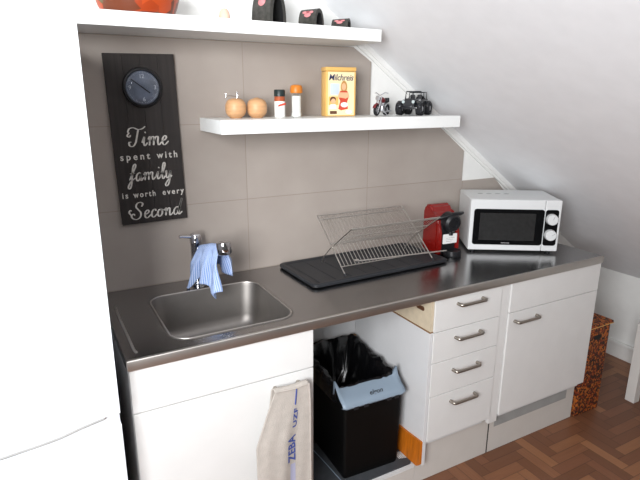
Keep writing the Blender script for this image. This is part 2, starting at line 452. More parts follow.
# ------------------------------------------------------------------ worktop with sink
HT = 0.886; TH = 0.033; YF = -0.60; XE = 2.121
wt = thing('worktop', 'long brushed steel kitchen worktop with a built-in sink', 'worktop', (0, 0, 0))
SX0, SX1, SY0, SY1 = 0.146, 0.560, -0.540, -0.142
hole = rrect(SX0, SY0, SX1, SY1, 0.062, 8)
def outer_for(h, x0, y0, x1, y1):
    cx, cy = (SX0 + SX1) / 2, (SY0 + SY1) / 2
    out = []
    for px, py in h:
        dx, dy = px - cx, py - cy
        tx = ((x1 - cx) / dx if dx > 0 else (x0 - cx) / dx) if abs(dx) > 1e-9 else 1e9
        ty = ((y1 - cy) / dy if dy > 0 else (y0 - cy) / dy) if abs(dy) > 1e-9 else 1e9
        t = min(tx, ty); out.append((cx + dx * t, cy + dy * t))
    return out
XB = 0.70
b = BM()
A = [b.verts.new((p[0], p[1], HT)) for p in hole]
# ring of top surface round the hole out to x = XB, then one slab to the right end
corn = [(XB, 0.0), (0.0, 0.0), (0.0, YF + 0.003), (XB, YF + 0.003)]
rim = outer_for(hole, 0.0, YF + 0.003, XB, 0.0)
for ccx, ccy in corn:                        # move the nearest ray end onto each corner
    k = min(range(len(rim)), key=lambda q: (rim[q][0] - ccx) ** 2 + (rim[q][1] - ccy) ** 2); rim[k] = (ccx, ccy)
Bv = [b.verts.new((p[0], p[1], HT)) for p in rim]
n = len(A)
for i in range(n): b.faces.new((A[i], Bv[i], Bv[(i + 1) % n], A[(i + 1) % n]))
box(b, (XB, YF + 0.003, HT - 0.004), (XE, 0.0, HT))
box(b, (0.0, YF + 0.012, HT - TH), (0.003, 0.0, HT - 0.0005))
box(b, (XE - 0.003, YF + 0.012, HT - TH), (XE, 0.0, HT - 0.0045))
box(b, (0.604, YF + 0.013, HT - TH + 0.002), (XE - 0.004, -0.0, HT - 0.0045))     # core board
obj('steel_top', b, 'steel', wt)
b = BM(); box(b, (0.0, YF, HT - TH), (XE, YF + 0.012, HT + 0.0008), 0.0032, 3); obj('rolled_front_edge', b, 'steel_edge', wt, True)
b = BM(); tube(b, [(px, py, HT + 0.0012) for px, py in rrect(SX0, SY0, SX1, SY1, 0.062, 8)], 0.0030, 8, True); obj('sink_rim', b, 'steel_edge', wt, True)
b = BM()
tube(b, [(0.030, -0.17, HT + 0.0002), (0.030, -0.30, HT + 0.0012), (0.032, -0.54, HT + 0.0012), (0.036, -0.555, HT + 0.0002)], 0.0038, 8)
obj('drip_ridge', b, 'steel_edge', wt, True)
prof = [(-0.007, 0.0006), (-0.004, 0.0024), (0.000, 0.0026), (0.004, 0.0), (0.006, -0.010), (0.014, -0.125), (0.020, -0.150), (0.032, -0.167), (0.055, -0.176), (0.10, -0.179)]
b = BM(); rings = []
for off, dz in prof:
    rr = max(0.02, 0.062 - off * (0.4 if off > 0 else 1))
    rings.append([b.verts.new((p[0], p[1], HT + dz)) for p in rrect(SX0 + off, SY0 + off, SX1 - off, SY1 - off, rr, 8)])
for a, c in zip(rings, rings[1:]):
    for i in range(len(a)): b.faces.new((a[i], a[(i + 1) % len(a)], c[(i + 1) % len(a)], c[i]))
b.faces.new(rings[-1])
sb = obj('sink_bowl', b, 'bowl', wt, True)
b = BM(); lathe(b, [(0.042, -0.1792), (0.042, -0.176), (0.034, -0.1755), (0.030, -0.1775), (0, -0.1775)], ((SX0 + SX1) / 2, -0.33, HT), 24)
obj('drain', b, 'chrome', sb, True)

# ------------------------------------------------------------------ base cabinets
ZT = HT - TH - 0.0006                        # top of the carcasses
sc_ = thing('base_cabinet', 'white sink cabinet under the sink bowl, with a towel on its door', 'cabinet', (0.0, 0.0, 0.0))
b = BM()
box(b, (0.005, -0.571, 0.0), (0.021, -0.012, ZT)); box(b, (0.578, -0.571, 0.0), (0.594, -0.012, ZT))
box(b, (0.021, -0.571, 0.10), (0.578, -0.012, 0.116)); box(b, (0.021, -0.028, 0.116), (0.578, -0.012, ZT))
obj('carcass', b, 'carcass', sc_)
bbox('drawer_front', (0.006, -0.590, 0.7125), (0.5935, -0.572, ZT - 0.001), 'cab', sc_, 0.0012)
sd = bbox('door', (0.006, -0.590, 0.105), (0.5935, -0.572, 0.7085), 'cab', sc_, 0.0012)
bbox('plinth', (0.021, -0.545, 0.0), (0.578, -0.530, 0.0995), 'plinth', sc_)

def handle_bm(length, z=0.0):
    b = BM(); h = length / 2
    pts = [(-h, -0.0005, z), (-h, -0.017, z), (-h + 0.002, -0.022, z), (-h + 0.007, -0.0255, z), (-h * 0.6, -0.0265, z), (0, -0.0265, z), (h * 0.6, -0.0265, z), (h - 0.007, -0.0255, z), (h - 0.002, -0.022, z), (h, -0.017, z), (h, -0.0005, z)]
    tube(b, pts, [0.0072, 0.007, 0.007, 0.0068, 0.0062, 0.0062, 0.0062, 0.0068, 0.007, 0.007, 0.0072], 10)
    return b
obj('handle', handle_bm(0.084), 'satin', sd, True, loc=(0.491, -0.590, 0.672))

# open bay for the bin
ob = thing('open_base_unit', 'open base unit without a door, holding the black bin', 'cabinet', (0, 0, 0))
bbox('bottom_board', (0.595, -0.545, 0.082), (1.1015, -0.045, 0.098), 'carcass', ob)
bbox('plinth', (0.595, -0.546, 0.0), (1.1015, -0.531, 0.0815), 'plinth', ob)
bbox('back_panel', (0.595, -0.058, 0.497), (1.1015, -0.046, ZT), 'carcass', ob)
bbox('back_panel', (0.595, -0.050, 0.0985), (1.1015, -0.046, 0.470), 'beige', ob)['label'] = 'raw beige lower back panel'
bbox('rail', (0.595, -0.075, 0.4705), (1.1015, -0.046, 0.4965), 'edge_wood', ob)['label'] = 'wood-edged rail'

# drawer cabinet
dc = thing('drawer_cabinet', 'white cabinet with four handled drawers, right of the bin', 'cabinet', (0, 0, 0))
PX0, PX1 = 1.103, 1.119
bbox('side_panel', (PX0, -0.588, 0.118), (PX1, -0.012, 0.717), 'carcass', dc, 0.0008)
bbox('top_edging', (PX0, -0.588, 0.7172), (PX1, -0.012, 0.7215), 'edge_wood', dc)['label'] = 'brown raw top edge of the side panel'
b = BM(); box(b, (PX0 + 0.004, -0.586, 0.7217), (PX1, -0.012, ZT)); up = obj('upper_side', b, 'beige', dc); up['label'] = 'raw beige upper side board'
b = BM(); prism(b, rrect(-0.024, -0.009, 0.024, 0.009, 0.0085, 4), (PX0 + 0.0038, -0.520, 0.802), (0, 1, 0), (0, 0, 1), (-1, 0, 0), 0.0012)
obj('slot', b, 'brown', up)['label'] = 'dark oblong slot'
b = BM(); box(b, (PX1, -0.028, 0.10), (1.452, -0.012, ZT)); box(b, (1.452, -0.571, 0.21), (1.468, -0.012, ZT)); box(b, (1.452, -0.525, 0.0), (1.468, -0.012, 0.21)); box(b, (PX1, -0.571, 0.20), (1.452, -0.028, 0.216))
obj('carcass', b, 'carcass', dc)
zs_ = [(0.7165, ZT - 0.001), (0.5825, 0.7135), (0.4325, 0.5795), (0.2245, 0.4295)]
hz = [0.821, 0.677, 0.533, 0.389]
for (z0, z1), h in zip(zs_, hz):
    d = bbox('drawer', (1.1215, -0.590, z0), (1.4765, -0.572, z1), 'cab', dc, 0.0012)
    obj('handle', handle_bm(0.131), 'satin', d, True, loc=(1.300, -0.590, h - 0.003))
bbox('plinth', (1.1025, -0.546, 0.0), (1.5225, -0.531, 0.2), 'plinth', dc)

# door cabinet at the right end
rc = thing('base_cabinet', 'white cabinet with one handled door at the right end under the microwave', 'cabinet', (0, 0, 0))
b = BM(); box(b, (1.534, -0.571, 0.21), (1.550, -0.012, ZT)); box(b, (1.534, -0.525, 0.0), (1.550, -0.012, 0.21)); box(b, (2.104, -0.571, 0.21), (2.120, -0.012, ZT)); box(b, (2.104, -0.525, 0.0), (2.120, -0.012, 0.21)); box(b, (1.55, -0.028, 0.1), (2.104, -0.012, ZT)); box(b, (1.55, -0.571, 0.2), (2.104, -0.028, 0.216))
obj('carcass', b, 'carcass', rc)
bbox('filler_strip', (1.4785, -0.584, 0.192), (1.5285, -0.566, ZT - 0.001), 'cab', rc, 0.001)
bbox('drawer_front', (1.5325, -0.590, 0.7165), (2.121, -0.572, ZT - 0.001), 'cab', rc, 0.0012)
d = bbox('door', (1.5325, -0.590, 0.223), (2.121, -0.572, 0.7135), 'cab', rc, 0.0012)
obj('handle', handle_bm(0.135), 'satin', d, True, loc=(1.636, -0.590, 0.673))
pl = bbox('plinth', (1.531, -0.546, 0.0), (2.1235, -0.531, 0.2), 'plinth', rc)
bbox('gap_shade_strip', (1.5228, -0.5458, 0.0), (1.5305, -0.532, 0.2), 'base_shadow', pl)['label'] = 'dark vertical strip painted as the shade in the plinth gap'  # added dark strip: paints the shade inside the open gap between plinths
b = BM(); box(b, (1.560, -0.5475, 0.128), (2.062, -0.5462, 0.186))
for i in range(60): box(b, (1.566 + i * 0.00825, -0.5495, 0.133), (1.5695 + i * 0.00825, -0.5475, 0.181))
obj('vent_grille', b, M['grey_seal'], pl)['label'] = 'pale grey ventilation grille'

# ------------------------------------------------------------------ things in the open bay
b = BM(); prism(b, rrect(0.612, -0.538, 1.094, -0.085, 0.012, 3), (0, 0, 0.0985), (1, 0, 0), (0, 1, 0), (0, 0, 1), 0.006)
fm = thing('floor_mat', 'dark grey mat lining the bottom of the open unit under the bin', 'mat', (0, 0, 0))
mb = obj('mat', b, 'mat', fm)
b = BM(); tube(b, [(0.760, -0.25, 0.1050), (0.7665, -0.33, 0.1050), (0.775, -0.535, 0.1050)], 0.0018, 6)
obj('edging', b, 'bin_grey', fm, True)['label'] = 'pale raised line'
b = BM()
for i in range(5):
    box(b, (1.060 + i * 0.007, -0.495 - i * 0.002, 0.1045), (1.063 + i * 0.007, -0.450 - i * 0.002, 0.1055))
obj('printed_marks', b, 'paper', fm)['label'] = 'white dashes'
b = BM()
pts = [(-0.56, 0.118), (-0.548, 0.108), (-0.54, 0.1055), (-0.10, 0.1055), (-0.10, 0.215), (-0.40, 0.222), (-0.50, 0.228), (-0.562, 0.234), (-0.568, 0.232), (-0.568, 0.128)]
prism(b, pts, (1.1018, -0.02, 0), (0, 1, 0), (0, 0, 1), (-1, 0, 0), 0.009)
tag(obj('wooden_strip', b, 'orange_wood'), 'orange-brown wooden strip leaning along the foot of the drawer cabinet side', 'board')

bn = thing('waste_bin', 'black rectangular bin with a black bag and blue-grey front flap', 'bin', (0.783, -0.493, 0.1055), math.radians(-2.5))
def loft(b, rects, cap_top=False, n=4):
    R_ = []
    for (x0, y0, x1, y1, z0f, z0b, r) in rects:
        ring = []
        for px, py in rrect(x0, y0, x1, y1, r, n):
            t = (py - y0) / (y1 - y0); ring.append(b.verts.new((px, py, z0f + (z0b - z0f) * t)))
        R_.append(ring)
    for a, c in zip(R_, R_[1:]):
        for i in range(len(a)): b.faces.new((a[i], a[(i + 1) % len(a)], c[(i + 1) % len(a)], c[i]))
    b.faces.new(R_[0][::-1])
    if cap_top: b.faces.new(R_[-1])
    return R_
BW, BD = 0.262, 0.405
b = BM(); loft(b, [(0.004, 0.004, BW - 0.004, BD - 0.004, 0.0, 0.0, 0.012), (0, 0, BW, BD, 0.02, 0.02, 0.014), (-0.004, -0.004, BW + 0.004, BD + 0.004, 0.325, 0.325, 0.014), (-0.010, 0.055, BW + 0.010, BD + 0.006, 0.372, 0.380, 0.014), (-0.004, 0.062, BW + 0.004, BD, 0.372, 0.380, 0.012), (0.002, 0.05, BW - 0.002, BD - 0.006, 0.2, 0.2, 0.012)])
body = obj('bin_body', b, 'bin_black', bn)
# bag: folded over the rim and sagging into the bin, crumpled
b = BM(); rows = []
levels = [(0.013, 0.318, 0), (0.015, 0.355, 0.3), (0.014, 0.392, 0.6), (0.004, 0.402, 0.8), (-0.012, 0.392, 0.8), (-0.03, 0.33, 1), (-0.045, 0.26, 1.2), (-0.075, 0.22, 1.2), (-0.11, 0.205, 1)]
for li, (off, z, amp) in enumerate(levels):
    row = []
    ring = rrect(-off, 0.058 - off * 0.3, BW + off, BD + off * 0.6, 0.035, 10)
    dense = []
    for i in range(len(ring)):
        p, q = ring[i], ring[(i + 1) % len(ring)]
        L_ = math.hypot(q[0] - p[0], q[1] - p[1]); k_ = max(1, int(L_ / 0.012))
        for s in range(k_): dense.append((p[0] + (q[0] - p[0]) * s / k_, p[1] + (q[1] - p[1]) * s / k_))
    if li == 0: ND = len(dense)
    # resample to ND
    if len(dense) != ND:
        tot = len(dense); dense = [dense[int(i * tot / ND)] for i in range(ND)]
    for (px, py) in dense:
        q = Vector((px * 22, py * 22, z * 12))
        nv = noise.noise_vector(q) * 0.015 * amp + noise.noise_vector(q * 2.7) * 0.009 * amp
        back = max(0, (py - 0.05) / BD)
        zz = z + (0.012 * back if li in (2, 3, 4) else 0) + (-0.014 * (1 - back) if li in (2, 3, 4) else 0)
        row.append(b.verts.new((px + nv.x, py + nv.y * 0.8, zz + nv.z)))
    rows.append(row)
for a, c in zip(rows, rows[1:]):
    for i in range(ND): b.faces.new((a[i], a[(i + 1) % ND], c[(i + 1) % ND], c[i]))
b.faces.new(rows[-1])
obj('bin_bag', b, 'bag', bn, True)
# grey flap over the front
b = BM(); rows = []
for i in range(17):
    t = i / 16; x = -0.016 + (BW + 0.028) * t
    horn = 0.042 * (math.exp(-(t / 0.04) ** 2) + math.exp(-((1 - t) / 0.04) ** 2))
    dip = 0.016 * max(0, 1 - (min(t, 1 - t) / 0.06)) 
    rows.append([(x, 0.070, 0.355), (x, 0.066, 0.372 + horn), (x, 0.056, 0.380 + horn * 0.9), (x, 0.045, 0.374 + horn * 0.35), (x, 0.018, 0.362), (x, -0.004, 0.351), (x, -0.012, 0.343), (x, -0.0140, 0.335 + dip * 0.5), (x, -0.012, 0.331 + dip * 0.5), (x, -0.004, 0.335)])
V = grid(b, rows)
fl = obj('front_flap', b, 'bin_grey', bn, True); fl['label'] = 'blue-grey plastic front flap'
sm = fl.modifiers.new('thickness', 'SOLIDIFY'); sm.thickness = 0.003
for x in (0.044, 0.090, 0.196, 0.232):
    b = BM(); box(b, (x - 0.011, -0.0165, 0.320), (x + 0.009, -0.0105, 0.337), 0.001); obj('flap_clip', b, 'matblack', fl)
t = text_mesh('lettering', 'elgon', 0.028, 'navy', fl, (BW / 2 + 0.016, 0.002, 0.3565), (math.radians(27), 0, 0), 1.0, 0.35, 0.0008, 0.062, 0.0006)
t.data.materials[0] = M['black']

# ------------------------------------------------------------------ towel on the sink cabinet door
tw = thing('hand_towel', 'beige terry towel hanging from the sink cabinet door handle', 'towel', (0.487, -0.590, 0.0))
b = BM(); uvl = None
def towel_pt(u, v, layer):
    # u: 0..1 across, v: 0 top .. 1 bottom
    wtop, wbot = 0.122, 0.196
    e = min(1, v * 2.6); wd = wtop + (wbot - wtop) * (e ** 0.8)
    xc = 0.004 + (-0.032) * e
    x = xc + (u - 0.5) * wd
    fold = 0.0055 * math.sin(u * 8 + 0.8 + v * 1.6) * (0.1 + 0.9 * e) + 0.0022 * math.sin(u * 19 + v * 3) * e
    y = -0.0425 - 0.004 * layer + fold * (0.5 + 0.4 * e) - 0.006 * e
    z = 0.681 - v * 0.47 + 0.0015 * math.sin(u * 7 + 1) * (1 - e)
    return Vector((x, y, z))
rows = []
NU, NV = 36, 40
for j in range(NV + 1):
    rows.append([towel_pt(i / NU, j / NV, 1) for i in range(NU + 1)])
# over the bar and a short way down behind it
over = []
for i in range(NU + 1):
    p = towel_pt(i / NU, 0, 1)
    over.append(p)
back = []
for (dy, dz) in ((0.006, 0.0045), (0.014, 0.0055), (0.024, 0.002), (0.029, -0.01), (0.031, -0.05), (0.031, -0.2), (0.031, -0.40)):
    back.append([Vector((p.x * (1 + max(0, -dz) * 0.9) - max(0, -dz) * 0.055, p.y + dy, p.z + dz)) for p in over])
allrows = [r for r in back[::-1]] + rows
grid(b, allrows)
tc_ = obj('cloth', b, 'towel', tw, True)
sm = tc_.modifiers.new('thickness', 'SOLIDIFY'); sm.thickness = 0.003; sm.offset = 0
def towel_patch(name, u0, u1, v0, v1, m):
    b = BM(); nu, nv = 4, 24
    grid(b, [[towel_pt(u0 + (u1 - u0) * i / nu, v0 + (v1 - v0) * j / nv, 1) + Vector((0, -0.0022, 0)) for i in range(nu + 1)] for j in range(nv + 1)])
    return obj(name, b, m, tc_, True)
towel_patch('woven_stripe', 0.60, 0.70, 0.60, 1.0, 'towel_stripe')
def towel_text(body, v_start, size, m, squash=1.0):
    """lettering read upwards along the stripe, bent onto the cloth"""
    cu = bpy.data.curves.new('txt', 'FONT'); cu.body = body; cu.size = size; cu.resolution_u = 3; cu.offset = 0.0011; cu.space_character = 1.05
    t = bpy.data.objects.new('txt', cu); C.objects.link(t); bpy.context.view_layer.update()
    me = bpy.data.meshes.new_from_object(t.evaluated_get(bpy.context.evaluated_depsgraph_get()))
    bpy.data.objects.remove(t); bpy.data.curves.remove(cu)
    bb = BM(); bb.from_mesh(me); bmesh.ops.subdivide_edges(bb, edges=bb.edges[:], cuts=1)
    for v in bb.verts:
        tx, ty = v.co.x, v.co.y * squash
        vv = v_start - tx / 0.47
        e = min(1, vv * 2.6); wd = 0.122 + 0.074 * (e ** 0.8)
        uu = 0.695 - ty / wd
        v.co = towel_pt(uu, vv, 1) + Vector((0, -0.0032, 0))
    return obj('lettering', bb, m, tc_)
towel_text('ZEBA', 0.575, 0.041, 'towel_blue')
towel_text('UZF', 0.300, 0.038, 'towel_blue', 0.55)
b = BM(); tube(b, [towel_pt(0.62, v, 1) + Vector((0, -0.003, 0)) for v in (0.005, 0.04, 0.08, 0.12)] , 0.0022, 6)
obj('woven_mark', b, 'towel_blue', tc_, True)
b = BM(); tube(b, [towel_pt(u / 20, 0.0, 1) + Vector((0, -0.002, 0.002)) for u in range(21)] + [towel_pt(0.985, v, 1) + Vector((0, -0.003, 0)) for v in (0.02, 0.06, 0.12, 0.25, 0.4, 0.6, 0.8, 1)], 0.0030, 6)
obj('hem', b, 'towel', tc_, True)

# ------------------------------------------------------------------ tap and dishcloth
TX, TY = 0.352, -0.080
tp = thing('kitchen_tap', 'chrome mixer tap behind the sink with a cloth over its spout', 'tap', (TX, TY, HT))
b = BM(); lathe(b, [(0.026, 0.0003), (0.026, 0.006), (0.0225, 0.009), (0.021, 0.012), (0.021, 0.165), (0.0225, 0.170), (0.0225, 0.198), (0.019, 0.206), (0, 0.207)], (0, 0, 0), 24)
obj('tap_body', b, 'chrome', tp, True)
b = BM(); tube(b, [(-0.015, -0.004, 0.196), (-0.035, -0.008, 0.200), (-0.055, -0.012, 0.204), (-0.064, -0.014, 0.204)], [0.0075, 0.0065, 0.0055, 0.0065], 10)
obj('lever', b, 'chrome', tp, True)
SD = Vector((0.058, -0.178, 0)); SDn = SD.normalized()
b = BM(); tube(b, [Vector((0, 0, 0.140)) + SDn * 0.012, Vector((0, 0, 0.150)) + SDn * 0.06, Vector((0, 0, 0.163)) + SDn * 0.12, Vector((0, 0, 0.172)) + SDn * 0.165, Vector((0, 0, 0.175)) + SDn * 0.19], [0.0125, 0.0120, 0.0115, 0.0125, 0.014], 14)
obj('spout', b, 'chrome', tp, True)
hd = Vector((0.05, -0.12, -0.99)).normalized()
b = BM(); c0 = Vector((-0.006, 0, 0.211)) + SDn * 0.188
lathe(b, [(0.0, 0.0), (0.022, 0.0), (0.026, 0.003), (0.027, 0.010), (0.027, 0.042), (0.024, 0.046), (0.017, 0.044), (0.017, 0.040), (0, 0.040)], c0, 24, hd)
obj('spray_head', b, 'chrome', tp, True)

b = BM(); uvl = b.loops.layers.uv.new('UVMap')
SDp = Vector((SDn.y, -SDn.x, 0))           # across the spout, towards image left
def spine(s):
    return Vector((TX, TY, HT)) + Vector((0, 0, 0.150 + 0.028 * s)) + SDn * (0.035 + 0.135 * s)
def cloth_pt(s, q):
    """s 0..1 along the spout, q signed length over it (+ = left/front side)"""
    p = spine(s); r = 0.0165 + 0.006 * (1 - abs(2 * s - 1))
    side = 1 if q >= 0 else -1; a = abs(q); arc = r * 1.35
    if a < arc:
        th = a / r; p = p + SDp * (math.sin(th) * r * side) + Vector((0, 0, math.cos(th) * r))
        return p
    th = 1.35; d = a - arc
    p = p + SDp * (math.sin(th) * r * side) + Vector((0, 0, math.cos(th) * r))
    fold = 0.013 * math.sin(s * 15 + (0.6 if side > 0 else 2.2)) + 0.006 * math.sin(s * 31 + a * 30)
    k_ = min(1, d / 0.05)
    flare = (s - 0.42) * (0.30 if side > 0 else 0.2) * d * 3.0
    p = p + SDp * (side * (0.010 * k_ + fold * k_ + d * 0.10)) + SDn * (flare * 0.55) + Vector((0, 0, -d))
    if p.y > -0.150: p.z = max(p.z, HT + 0.0045)
    return p
NS, NQ = 30, 46
ql, qr = 0.166, 0.120
for half in (0,):
    V = []
    for j in range(NQ + 1):
        row = []
        for i in range(NS + 1):
            s = i / NS
            hem = 0.030 * math.sin(s * 7.0 + 2.4) + 0.012 * math.sin(s * 19)
            q = -(qr + 0.6 * hem) + (ql + hem + qr + 0.6 * hem) * j / NQ
            v = b.verts.new(cloth_pt(s, q)); row.append((v, (s * 0.17, q)))
        V.append(row)
    for a, c in zip(V, V[1:]):
        for i in range(NS):
            f = b.faces.new((a[i][0], a[i + 1][0], c[i + 1][0], c[i][0]))
            for lp, uvv in zip(f.loops, (a[i][1], a[i + 1][1], c[i + 1][1], c[i][1])): lp[uvl].uv = uvv
dcl = obj('dishcloth', b, 'cloth', None, True)
sm = dcl.modifiers.new('thickness', 'SOLIDIFY'); sm.thickness = 0.002; sm.offset = 1
tag(dcl, 'blue and white checked dishcloth draped over the tap spout', 'cloth')

# ------------------------------------------------------------------ draining tray and rack
tr = thing('draining_tray', 'dark grey flat draining tray under the wire dish rack', 'tray', (1.060, -0.155, HT))
TA = math.radians(1.5)
tr.rotation_euler = (0, 0, TA)
def tray_loop(x0, y0, x1, y1, r): return rrect(x0, y0, x1, y1, r, 5)
b = BM(); R_ = []
for off, z in ((0.008, 0.0005), (0.0, 0.006), (0.0, 0.015), (0.004, 0.018), (0.014, 0.018), (0.020, 0.0135), (0.024, 0.0125)):
    R_.append([b.verts.new((p[0], p[1], z)) for p in tray_loop(-0.340 + off, -0.186 + off, 0.348 - off, 0.132 - off, 0.022)])
for a, c in zip(R_, R_[1:]):
    for i in range(len(a)): b.faces.new((a[i], a[(i + 1) % len(a)], c[(i + 1) % len(a)], c[i]))
b.faces.new(R_[0][::-1]); b.faces.new(R_[-1])
obj('tray_base', b, 'tray', tr, True)
b = BM()
for i in range(9): box(b, (-0.30 + i * 0.075, -0.155, 0.0123), (-0.296 + i * 0.075, 0.10, 0.0142), 0.0006)
obj('ribs', b, 'tray', tr)

rk = thing('dish_rack', 'empty folding stainless wire dish rack standing on the dark tray', 'dish rack', (1.112, -0.196, HT + 0.0165))
RW = 0.226
def frame(name, top, bot, n, inner):
    """one leaf of the X: rails from bot to top (y, z pairs), wires between"""
    b = BM(); T, B_ = Vector((0, top[0], top[1])), Vector((0, bot[0], bot[1]))
    for sx in (-1, 1):
        X = Vector((sx * (RW - inner), 0, 0)); tube(b, [B_ + X, T + X], 0.0026, 6)
    for p in (T, B_.lerp(T, 0.14), B_.lerp(T, 0.52), B_.lerp(T, 0.93)):
        tube(b, [p + Vector((-RW + inner, 0, 0)), p + Vector((RW - inner, 0, 0))], 0.0022, 6)
    for i in range(n):
        x = -RW + inner + 2 * (RW - inner) * (i + 1) / (n + 1)
        tube(b, [B_.lerp(T, 0.14 if inner == 0 else 0) + Vector((x, 0, 0)), B_.lerp(T, 0.52 if inner == 0 else 0.02) + Vector((x, 0, 0)), T + Vector((x, 0, 0))], [0.0016, 0.0010, 0.0007], 5)
    return obj(name, b, 'wire', rk, True)
frame('rack_leaf', (0.123, 0.201), (-0.118, 0.0028), 25, 0.0)
frame('rack_leaf', (-0.150, 0.203), (-0.004, 0.0965), 25, 0.006)
b = BM(); tube(b, [(-0.175, -0.115, 0.056), (0.26, -0.160, 0.052)], 0.003, 6); tube(b, [(-0.185, -0.114, 0.060), (-0.165, -0.116, 0.060)], 0.0048, 6)
obj('support_bar', b, 'wire', rk, True)
b = BM()
for sx in (-1, 1):
    b = BM(); tube(b, [(sx * RW, -0.1185, 0.0008), (sx * RW, -0.112, 0.010)], 0.0045, 8); obj('rubber_foot', b, 'matblack', rk, True)
    b = BM(); tube(b, [(sx * (RW - 0.004), -0.002, 0.096), (sx * (RW - 0.004), 0.060, 0.040), (sx * (RW - 0.004), 0.085, 0.0026)], 0.0020, 6); obj('rear_leg', b, 'wire', rk, True)

# ------------------------------------------------------------------ capsule coffee machine
cm = thing('coffee_machine', 'small red and black coffee machine squeezed between dish rack and microwave', 'coffee machine', (1.500, -0.215, HT), math.radians(-4))
# local: front faces -y; side profile extruded across x
b = BM()
side = [(0.0, 0.0), (0.105, 0.0), (0.118, 0.02), (0.118, 0.19), (0.108, 0.214), (0.088, 0.226), (0.062, 0.222), (0.048, 0.204), (0.040, 0.185), (0.012, 0.172), (0.0, 0.155)]
prism(b, [(y, z) for y, z in side], (-0.058, 0.0, 0.001), (0, 1, 0), (0, 0, 1), (1, 0, 0), 0.116)
bmesh.ops.bevel(b, geom=b.edges[:], offset=0.009, segments=3, affect='EDGES')
obj('housing', b, 'red', cm, True)
for sx in (-1, 1):
    b = BM(); prism(b, [(0.004, 0.0), (-0.012, 0.0), (-0.020, 0.02), (-0.018, 0.105), (-0.004, 0.145), (0.004, 0.15)], (sx * 0.050 - 0.009, 0.0, 0.002), (0, 1, 0), (0, 0, 1), (1, 0, 0), 0.018)
    bmesh.ops.bevel(b, geom=b.edges[:], offset=0.004, segments=2, affect='EDGES')
    obj('side_cheek', b, 'red', cm, True)
bbox('front_recess', (-0.041, -0.010, 0.004), (0.041, 0.004, 0.150), 'black', cm, 0.003)
b = BM(); lathe(b, [(0.0, 0.0), (0.038, 0.0), (0.043, 0.006), (0.043, 0.055), (0.034, 0.066), (0.022, 0.064), (0.020, 0.058), (0, 0.058)], (0.004, 0.022, 0.157), 28, (0, -1, -0.10))
bh = obj('brew_head', b, 'black', cm, True)
b = BM(); lathe(b, [(0.012, 0.0), (0.014, -0.006), (0.012, -0.028), (0, -0.028)], (0.004, -0.018, 0.121), 16)
obj('nozzle', b, 'black', bh, True)
b = BM(); tube(b, [(-0.078, 0.012, 0.170), (-0.050, -0.012, 0.178), (0.0, -0.032, 0.193), (0.045, -0.026, 0.193), (0.074, -0.010, 0.190)], [0.006, 0.008, 0.010, 0.009, 0.007], 10)
obj('lever', b, 'black', cm, True)
b = BM(); prism(b, rrect(-0.040, 0.054, 0.040, 0.100, 0.004, 3), (0, -0.0212, 0), (1, 0, 0), (0, 0, 1), (0, -1, 0), 0.0012)
lb = obj('label_card', b, 'paper', cm); lb['label'] = 'white paper label'
b = BM()
for z in (0.080, 0.072, 0.064): box(b, (-0.022, -0.0230, z), (0.028 - (0.081 - z), -0.0224, z + 0.0016))
obj('printed_lines', b, 'grey_text', lb)
b = BM(); lathe(b, [(0.0, 0.001), (0.040, 0.001), (0.042, 0.006), (0.040, 0.026), (0.037, 0.028), (0.032, 0.024), (0, 0.024)], (0.004, -0.040, 0), 24)
obj('drip_tray', b, 'black', cm, True)

# ------------------------------------------------------------------ microwave
MW = 0.413; MH = 0.243; MD = 0.275
mw = thing('microwave', 'white microwave with two round knobs, angled on the right end of the worktop', 'microwave', (1.604, -0.248, HT), math.radians(-32.5))
FZ = 0.0115
bbox('casing', (0.0, 0.018, FZ), (MW, MD, FZ + MH), 'mw_white', mw, 0.005)
dr = bbox('door', (0.0, 0.0, FZ + 0.001), (0.339, 0.0172, FZ + MH), 'mw_white', mw, 0.004)
b = BM(); prism(b, rrect(0.017, 0.040, 0.337, 0.211, 0.012, 4), (0, -0.0002, 0), (1, 0, 0), (0, 0, 1), (0, -1, 0), 0.0016)
gp = obj('door_glass', b, 'glass_black', dr); gp['label'] = 'glossy black door glass'
b = BM(); prism(b, rrect(0.046, 0.062, 0.300, 0.192, 0.003, 3), (0, -0.002, 0), (1, 0, 0), (0, 0, 1), (0, -1, 0), 0.0006)
obj('viewing_window', b, 'window_mesh', gp)
b = BM()
for i in range(7): box(b, (0.152 + i * 0.0055, -0.0030, 0.0475), (0.1555 + i * 0.0055, -0.0020, 0.0515))
obj('badge', b, 'grey_text', gp)
pn = bbox('control_panel', (0.3405, 0.0, FZ + 0.001), (MW, 0.0172, FZ + MH), 'mw_white', mw, 0.004)
b = BM(); prism(b, rrect(0.3425, 0.040, 0.402, 0.211, 0.012, 4), (0, -0.0002, 0), (1, 0, 0), (0, 0, 1), (0, -1, 0), 0.0014)
pb = obj('panel_face', b, 'glass_black', pn); pb['label'] = 'black control panel face'
for z in (0.167, 0.093):
    b = BM(); lathe(b, [(0.0265, 0.0), (0.0265, 0.006), (0.0245, 0.020), (0.022, 0.022), (0, 0.022)], (0.371, -0.0018, z), 24, (0, -1, 0))
    kn = obj('knob', b, 'mw_white', pn, True); kn['label'] = 'white round knob'
    b = BM(); rt = Matrix.Translation((0.371, 0, z)) @ Matrix.Rotation(0.35 if z > 0.1 else 1.1, 4, 'Y') @ Matrix.Translation((-0.371, 0, -z))
    box(b, (0.370, -0.0248, z + 0.002), (0.372, -0.0235, z + 0.018), rot=rt)
    obj('pointer', b, 'grey_text', kn)
b = BM()
